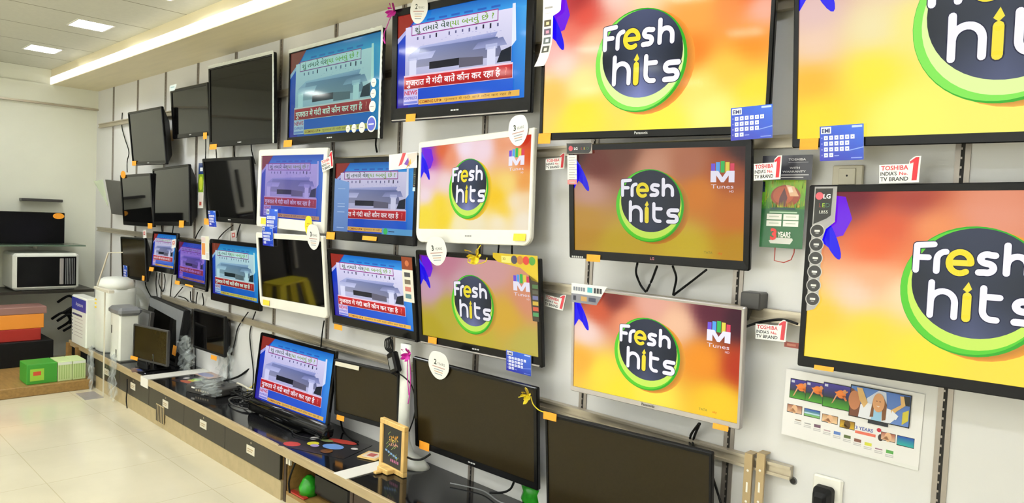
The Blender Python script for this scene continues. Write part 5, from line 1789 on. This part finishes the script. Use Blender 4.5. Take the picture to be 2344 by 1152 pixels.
# colourful energy label and hanging tag between two switched-off sets
hung('energy_label', 'narrow colourful label hanging between deep-backed set and the one with blue card', 'label strip', 460, 425, -.05, .09, .32, lambda cv: (
    cv.rect(0, .75, 1, 1, (40, 60, 110), 1), cv.rect(.3, .82, .8, .9, (220, 224, 230), 2), cv.rect(0, .35, 1, .75, (120, 150, 40), 1), cv.ell(.5, .55, .03, .05, (190, 200, 60), 2), cv.rect(.2, .02, .95, .34, (214, 206, 200), 1),
    cv.rect(.3, .06, .7, .14, (170, 80, 70), 2)))

# ------------------------------------------------------------------ back corner: shelves, oven, platform, cartons
XB = ROOM_L
r = empty('glass_shelf', (XB, -.35, 1.052), 'glass shelf with dark screen on the far end wall', 'shelf')
b = MB(); b.box(.0, .40, -.9, .16, -.006, .006); b.build('glass_panel', M['glass'], r)
b = MB(); b.box(.0, .2, -.2, -.17, -.035, -.006); b.build('shelf_bracket', M['rail'], r)
r = empty('small_screen', (XB + .16, -.62, 1.06), 'small black screen with orange oval sticker standing on the glass shelf', 'monitor')
q = at_x(148, 525, XB + .2)
b = MB(); b.box(-.03, .04, -.25, q.y + .62, .0, .28, 0, .005); b.build('body', M['black'], r)
b = MB(); b.disc((.0415, q.y + .62 - .05, .25), (0, 1, 0), (0, 0, .6), .045, 0, 20, .001); b.build('oval_sticker', M['orange'], r)
b = MB(); b.box(XB, XB + .1, -.62, -.30, 1.435, 1.46, 0, .003)
tag(b.build('shelf_bracket', M['darkgrey']), 'short dark bracket on the far end wall above the small screen', 'bracket')
sx = XB + .42
b = MB(); b.box(XB, sx + .03, -.95, -.13, .638, .662)
tag(b.build('oven_shelf', M['cabinet']), 'dark shelf on the far end wall carrying the white oven', 'shelf')
a_, d_ = at_x(182, 580, sx), at_x(182, 655, sx)
r = empty('microwave_oven', (XB + .2, a_.y, .662), 'white microwave oven on dark shelf at the far end wall', 'oven')
b = MB(); b.box(-.18, .22, -.5, .0, 0.006, .325, 0, .02); b.build('body', M['white_appliance'], r)
b = MB(); b.box(.2195, .224, -.47, -.025, .035, .295, 0, .0); dr = b.build('door', M['black'], r)
b = MB(); b.box(.224, .234, -.155, -.125, .05, .28, 0, .003); b.build('handle', M['silver'], dr)
b = MB()
for k in range(6):
    b.box(.224, .226, -.11 + .013 * k, -.104 + .013 * k, .05, .28)
b.build('vent_grille', M['grey'], r)
b = MB()
for yy in (-.45, -.05):
    b.box(-.15, .19, yy - .02, yy + .02, 0, .008)
b.build('foot', M['rubber'], r)
# dark bits on the end wall under the oven
b = MB(); rr = random.Random(8)
for k in range(9):
    x, y, z = XB + .2 + .25 * rr.random(), -.42 + .22 * rr.random(), .33 + .2 * rr.random()
    b.tube([(x, y, z), (x + .05, y + .08, z + .06), (x + .02, y + .14, z - .02), (x - .04, y + .06, z - .1)], .012, n=6)
tag(b.build('cable_heap', M['black_matte'], smooth=True), 'heap of black cables in the far corner behind the tall purifier', 'cable')
b = MB(); b.box(XB + .05, -6.9, -.2, -.012, 0, .26, 0, .004)
tag(b.build('corner_box', M['black_matte']), 'black storage box on the floor in the far corner', 'box')
# wooden platform and cartons
b = MB(); b.box(XB + .02, -6.15, -1.22, -.435, 0, .075, 0, .004)
tag(b.build('wooden_platform', M['wood']), 'low wooden platform on the floor at the far end of counter', 'platform')
GCT = 'green and white cartons on the platform'
for i, (y0, y1, lab) in enumerate(((-.56, -.47, 'pale green striped carton closest to the counter'), (-.66, -.563, 'pale green striped carton between two others on the platform'), (-.86, -.664, 'bright green carton with red mark on the platform'))):
    b = MB(); b.box(-6.42, -6.2, y0, y1, .0751, .225, 0, .003, lin((196, 214, 150) if i < 2 else (60, 150, 44)))
    if i < 2:
        for k in range(5):
            b.box(-6.199, -6.1985, y0 + .008 + .016 * k, y0 + .014 + .016 * k, .09, .21, 0, 0, lin((160, 190, 110)))
        b.box(-6.199, -6.1975, y0 + .002, y1 - .002, .2, .22, 0, 0, lin((226, 232, 214)))
    else:
        b.box(-6.199, -6.1985, y0 + .02, y0 + .11, .1, .19, 0, 0, lin((150, 200, 60))); b.box(-6.1985, -6.198, y0 + .04, y0 + .09, .14, .17, 0, 0, lin((206, 80, 50)))
    tag(b.build('carton', M['paper']), lab, 'carton', GCT)
p = at_x(143, 775, -7.0)
for i, (z0, z1, c_, lab) in enumerate(((.28, .38, (170, 40, 30), 'red carton at the bottom of stack behind the outer purifier'), (.381, .50, (240, 150, 50), 'orange carton on the red one behind outer purifier'), (.501, .56, (150, 110, 100), 'dusty pink packet on top of the orange carton'))):
    b = MB(); b.box(-7.2, -6.95, -1.0, -.60 + .02 * i, z0, z1, 0, .004, lin(c_))
    tag(b.build('carton', M['paper']), lab, 'carton', 'cartons stacked behind the outer purifier')
b = MB(); b.box(-7.4, -6.9, -1.2, -.52, .0751, .2795, 0, .004)
tag(b.build('storage_crate', M['black_matte']), 'black crate on the wooden platform under the red carton', 'crate')
b = MB(); b.box(-6.86, -6.80, -.44, -.41, .0751, .2575); b.box(-6.6, -6.56, -.44, -.41, .0751, .2575)
tag(b.build('counter_support', M['wood']), 'wooden support board under the outer counter end', 'support board')

# thin pale display stand: wire top, pole and base plate on the floor
f = at_z(242, 908, .0)
f.y = -.45
top = at_y(233, 662, f.y)
r = empty('wire_stand', (f.x, f.y, 0), 'thin pale floor stand with bent wire top in front of the tall purifier', 'stand')
b = MB(); b.box(-.008, .008, -.003, .003, .004, top.z, 0); b.build('pole', M['ivory'], r)
b = MB()
w1, w2, w3, w4 = [at_y(*q, f.y) - Vector((f.x, f.y, 0)) for q in ((222, 657), (248, 579), (280, 578), (262, 655))]
b.tube([w1, w2], .006, smooth=False); b.tube([w2, w3], .004, smooth=False)
b.box(w1.x - .01, w4.x - .06, -.02, .02, top.z - .01, top.z + .012, 0, .003)
b.build('wire_top', M['ivory'], r)
b = MB(); b.box(-.2, .03, -.13, -.005, 0, .004, 0, .001); b.build('base_plate', M['silver'], r)
# loose cord over a cabinet door
b = MB(); b.tube([at_y(291, 868, -.43), at_y(291, 890, -.432), at_y(289, 915, -.43), at_y(291, 935, -.432)], .004)
tag(b.build('loose_cable', M['rubber'], smooth=True), 'black cord hanging down a cabinet door at the far end', 'cable')
# inside the open bay
p = at_y(720, 1140, -.3)
r = empty('tool_case', (-2.92, -.22, .059), 'glossy black case on the open shelf under the counter', 'case')
b = MB(); b.box(-.14, .2, -.13, .13, .0, .15, 0, .03); b.build('body', M['black'], r)
b = MB(); b.tube([(-.08, -.06, .145), (-.06, -.08, .175), (.06, -.08, .175), (.08, -.06, .145)], .008); b.build('handle', M['rubber'], r, True)
b = MB(); b.lathe([(0, .0585), (.045, .06), (.05, .1), (.03, .14), (.012, .155), (0, .156)], -3.1, -.34, n=18)
tag(b.build('green_bottle', M['green'], smooth=True), 'green bottle on the open shelf next to black case', 'bottle')
b = MB(); b.tube([(-3.12, -.39, .26), (-3.14, -.405, .2), (-3.17, -.41, .12), (-3.16, -.41, .065)], .005)
tag(b.build('loose_cable', M['rubber'], smooth=True), 'black cord dangling inside the open shelf bay', 'cable')
b = MB(); b.box(-3.19, -3.05, -.398, -.37, .0585, .066, 0, .002)
tag(b.build('red_packet', M['red']), 'flat red packet lying on the open shelf', 'packet')
b = MB(); b.box(-3.205, -3.19, -.41, -.40, .2, .25); b.box(-3.18, -3.165, -.41, -.4, .2, .25)
tag(b.build('door_catch', M['ivory']), 'ivory door catch under counter edge in the open shelf bay', 'catch')

# ------------------------------------------------------------------ refrigerators along the end wall, mirrored in the dark screens
cols = [(214, 212, 204), (200, 202, 204), (216, 212, 202), (190, 192, 194), (210, 208, 204)]
for i in range(5):
    x, y = XB + .37, -1.60 - .72 * i
    up, low = material('fridge_enamel', cols[i], .25, noise=.02), material('fridge_enamel_dark', (44, 40, 44), .2, noise=.02)
    r = empty('refrigerator', Matrix.Translation((x, y, 0)) @ Matrix.Rotation(rad(-90), 4, 'Z'), ['pale', 'silver', 'cream', 'light grey', 'white'][i] + ' refrigerator with dark lower door, seen only as reflection in dark screens', 'refrigerator', 'refrigerators along the end wall')
    b = MB(); b.box(-.33, .33, -.33, .26, .03, 1.9, 0, .01); b.build('body', M['darkgrey'], r)
    b = MB(); b.box(-.33, .33, .262, .31, .06, 1.14, 0, .012); dl = b.build('door', low, r)
    b = MB(); b.box(-.33, .33, .262, .31, 1.155, 1.89, 0, .012); du = b.build('door', up, r)
    b = MB(); b.box(-.29, -.26, .31, .34, .5, .9, 0, .006); b.build('handle', M['silver'], dl)
    b = MB(); b.box(-.29, -.26, .31, .34, 1.22, 1.6, 0, .006); b.build('handle', M['darkgrey'], du)
    b = MB(); b.box(-.3, .3, -.3, .24, 0, .03); b.build('plinth', M['black_matte'], r)

# yellow plastic stool in front of them
r = empty('plastic_stool', (-6.66, -1.72, 0), 'yellow plastic stool, seen only as reflection in the switched-off white framed set', 'stool')
b = MB(); b.loft([rrect(-.17, .17, -.17, .17, .05, 0), rrect(-.17, .17, -.17, .17, .05, 0)])
b.v = [(x, z, .44 if i < len(b.v) // 2 else .46) for i, (x, yy, z) in enumerate(b.v)]
b.build('seat', M['yellow_ribbon'], r)
for sx in (-1, 1):
    for sy in (-1, 1):
        b = MB()
        b.loft([[(sx * (c + e) + dx_, sy * (c + e) + dy_, z) for dx_, dy_ in ((-.035, -.035), (.035, -.035), (.035, .035), (-.035, .035))] for z, c, e in ((0, .16, .02), (.44, .13, 0))])
        b.build('leg', M['yellow_ribbon'], r)
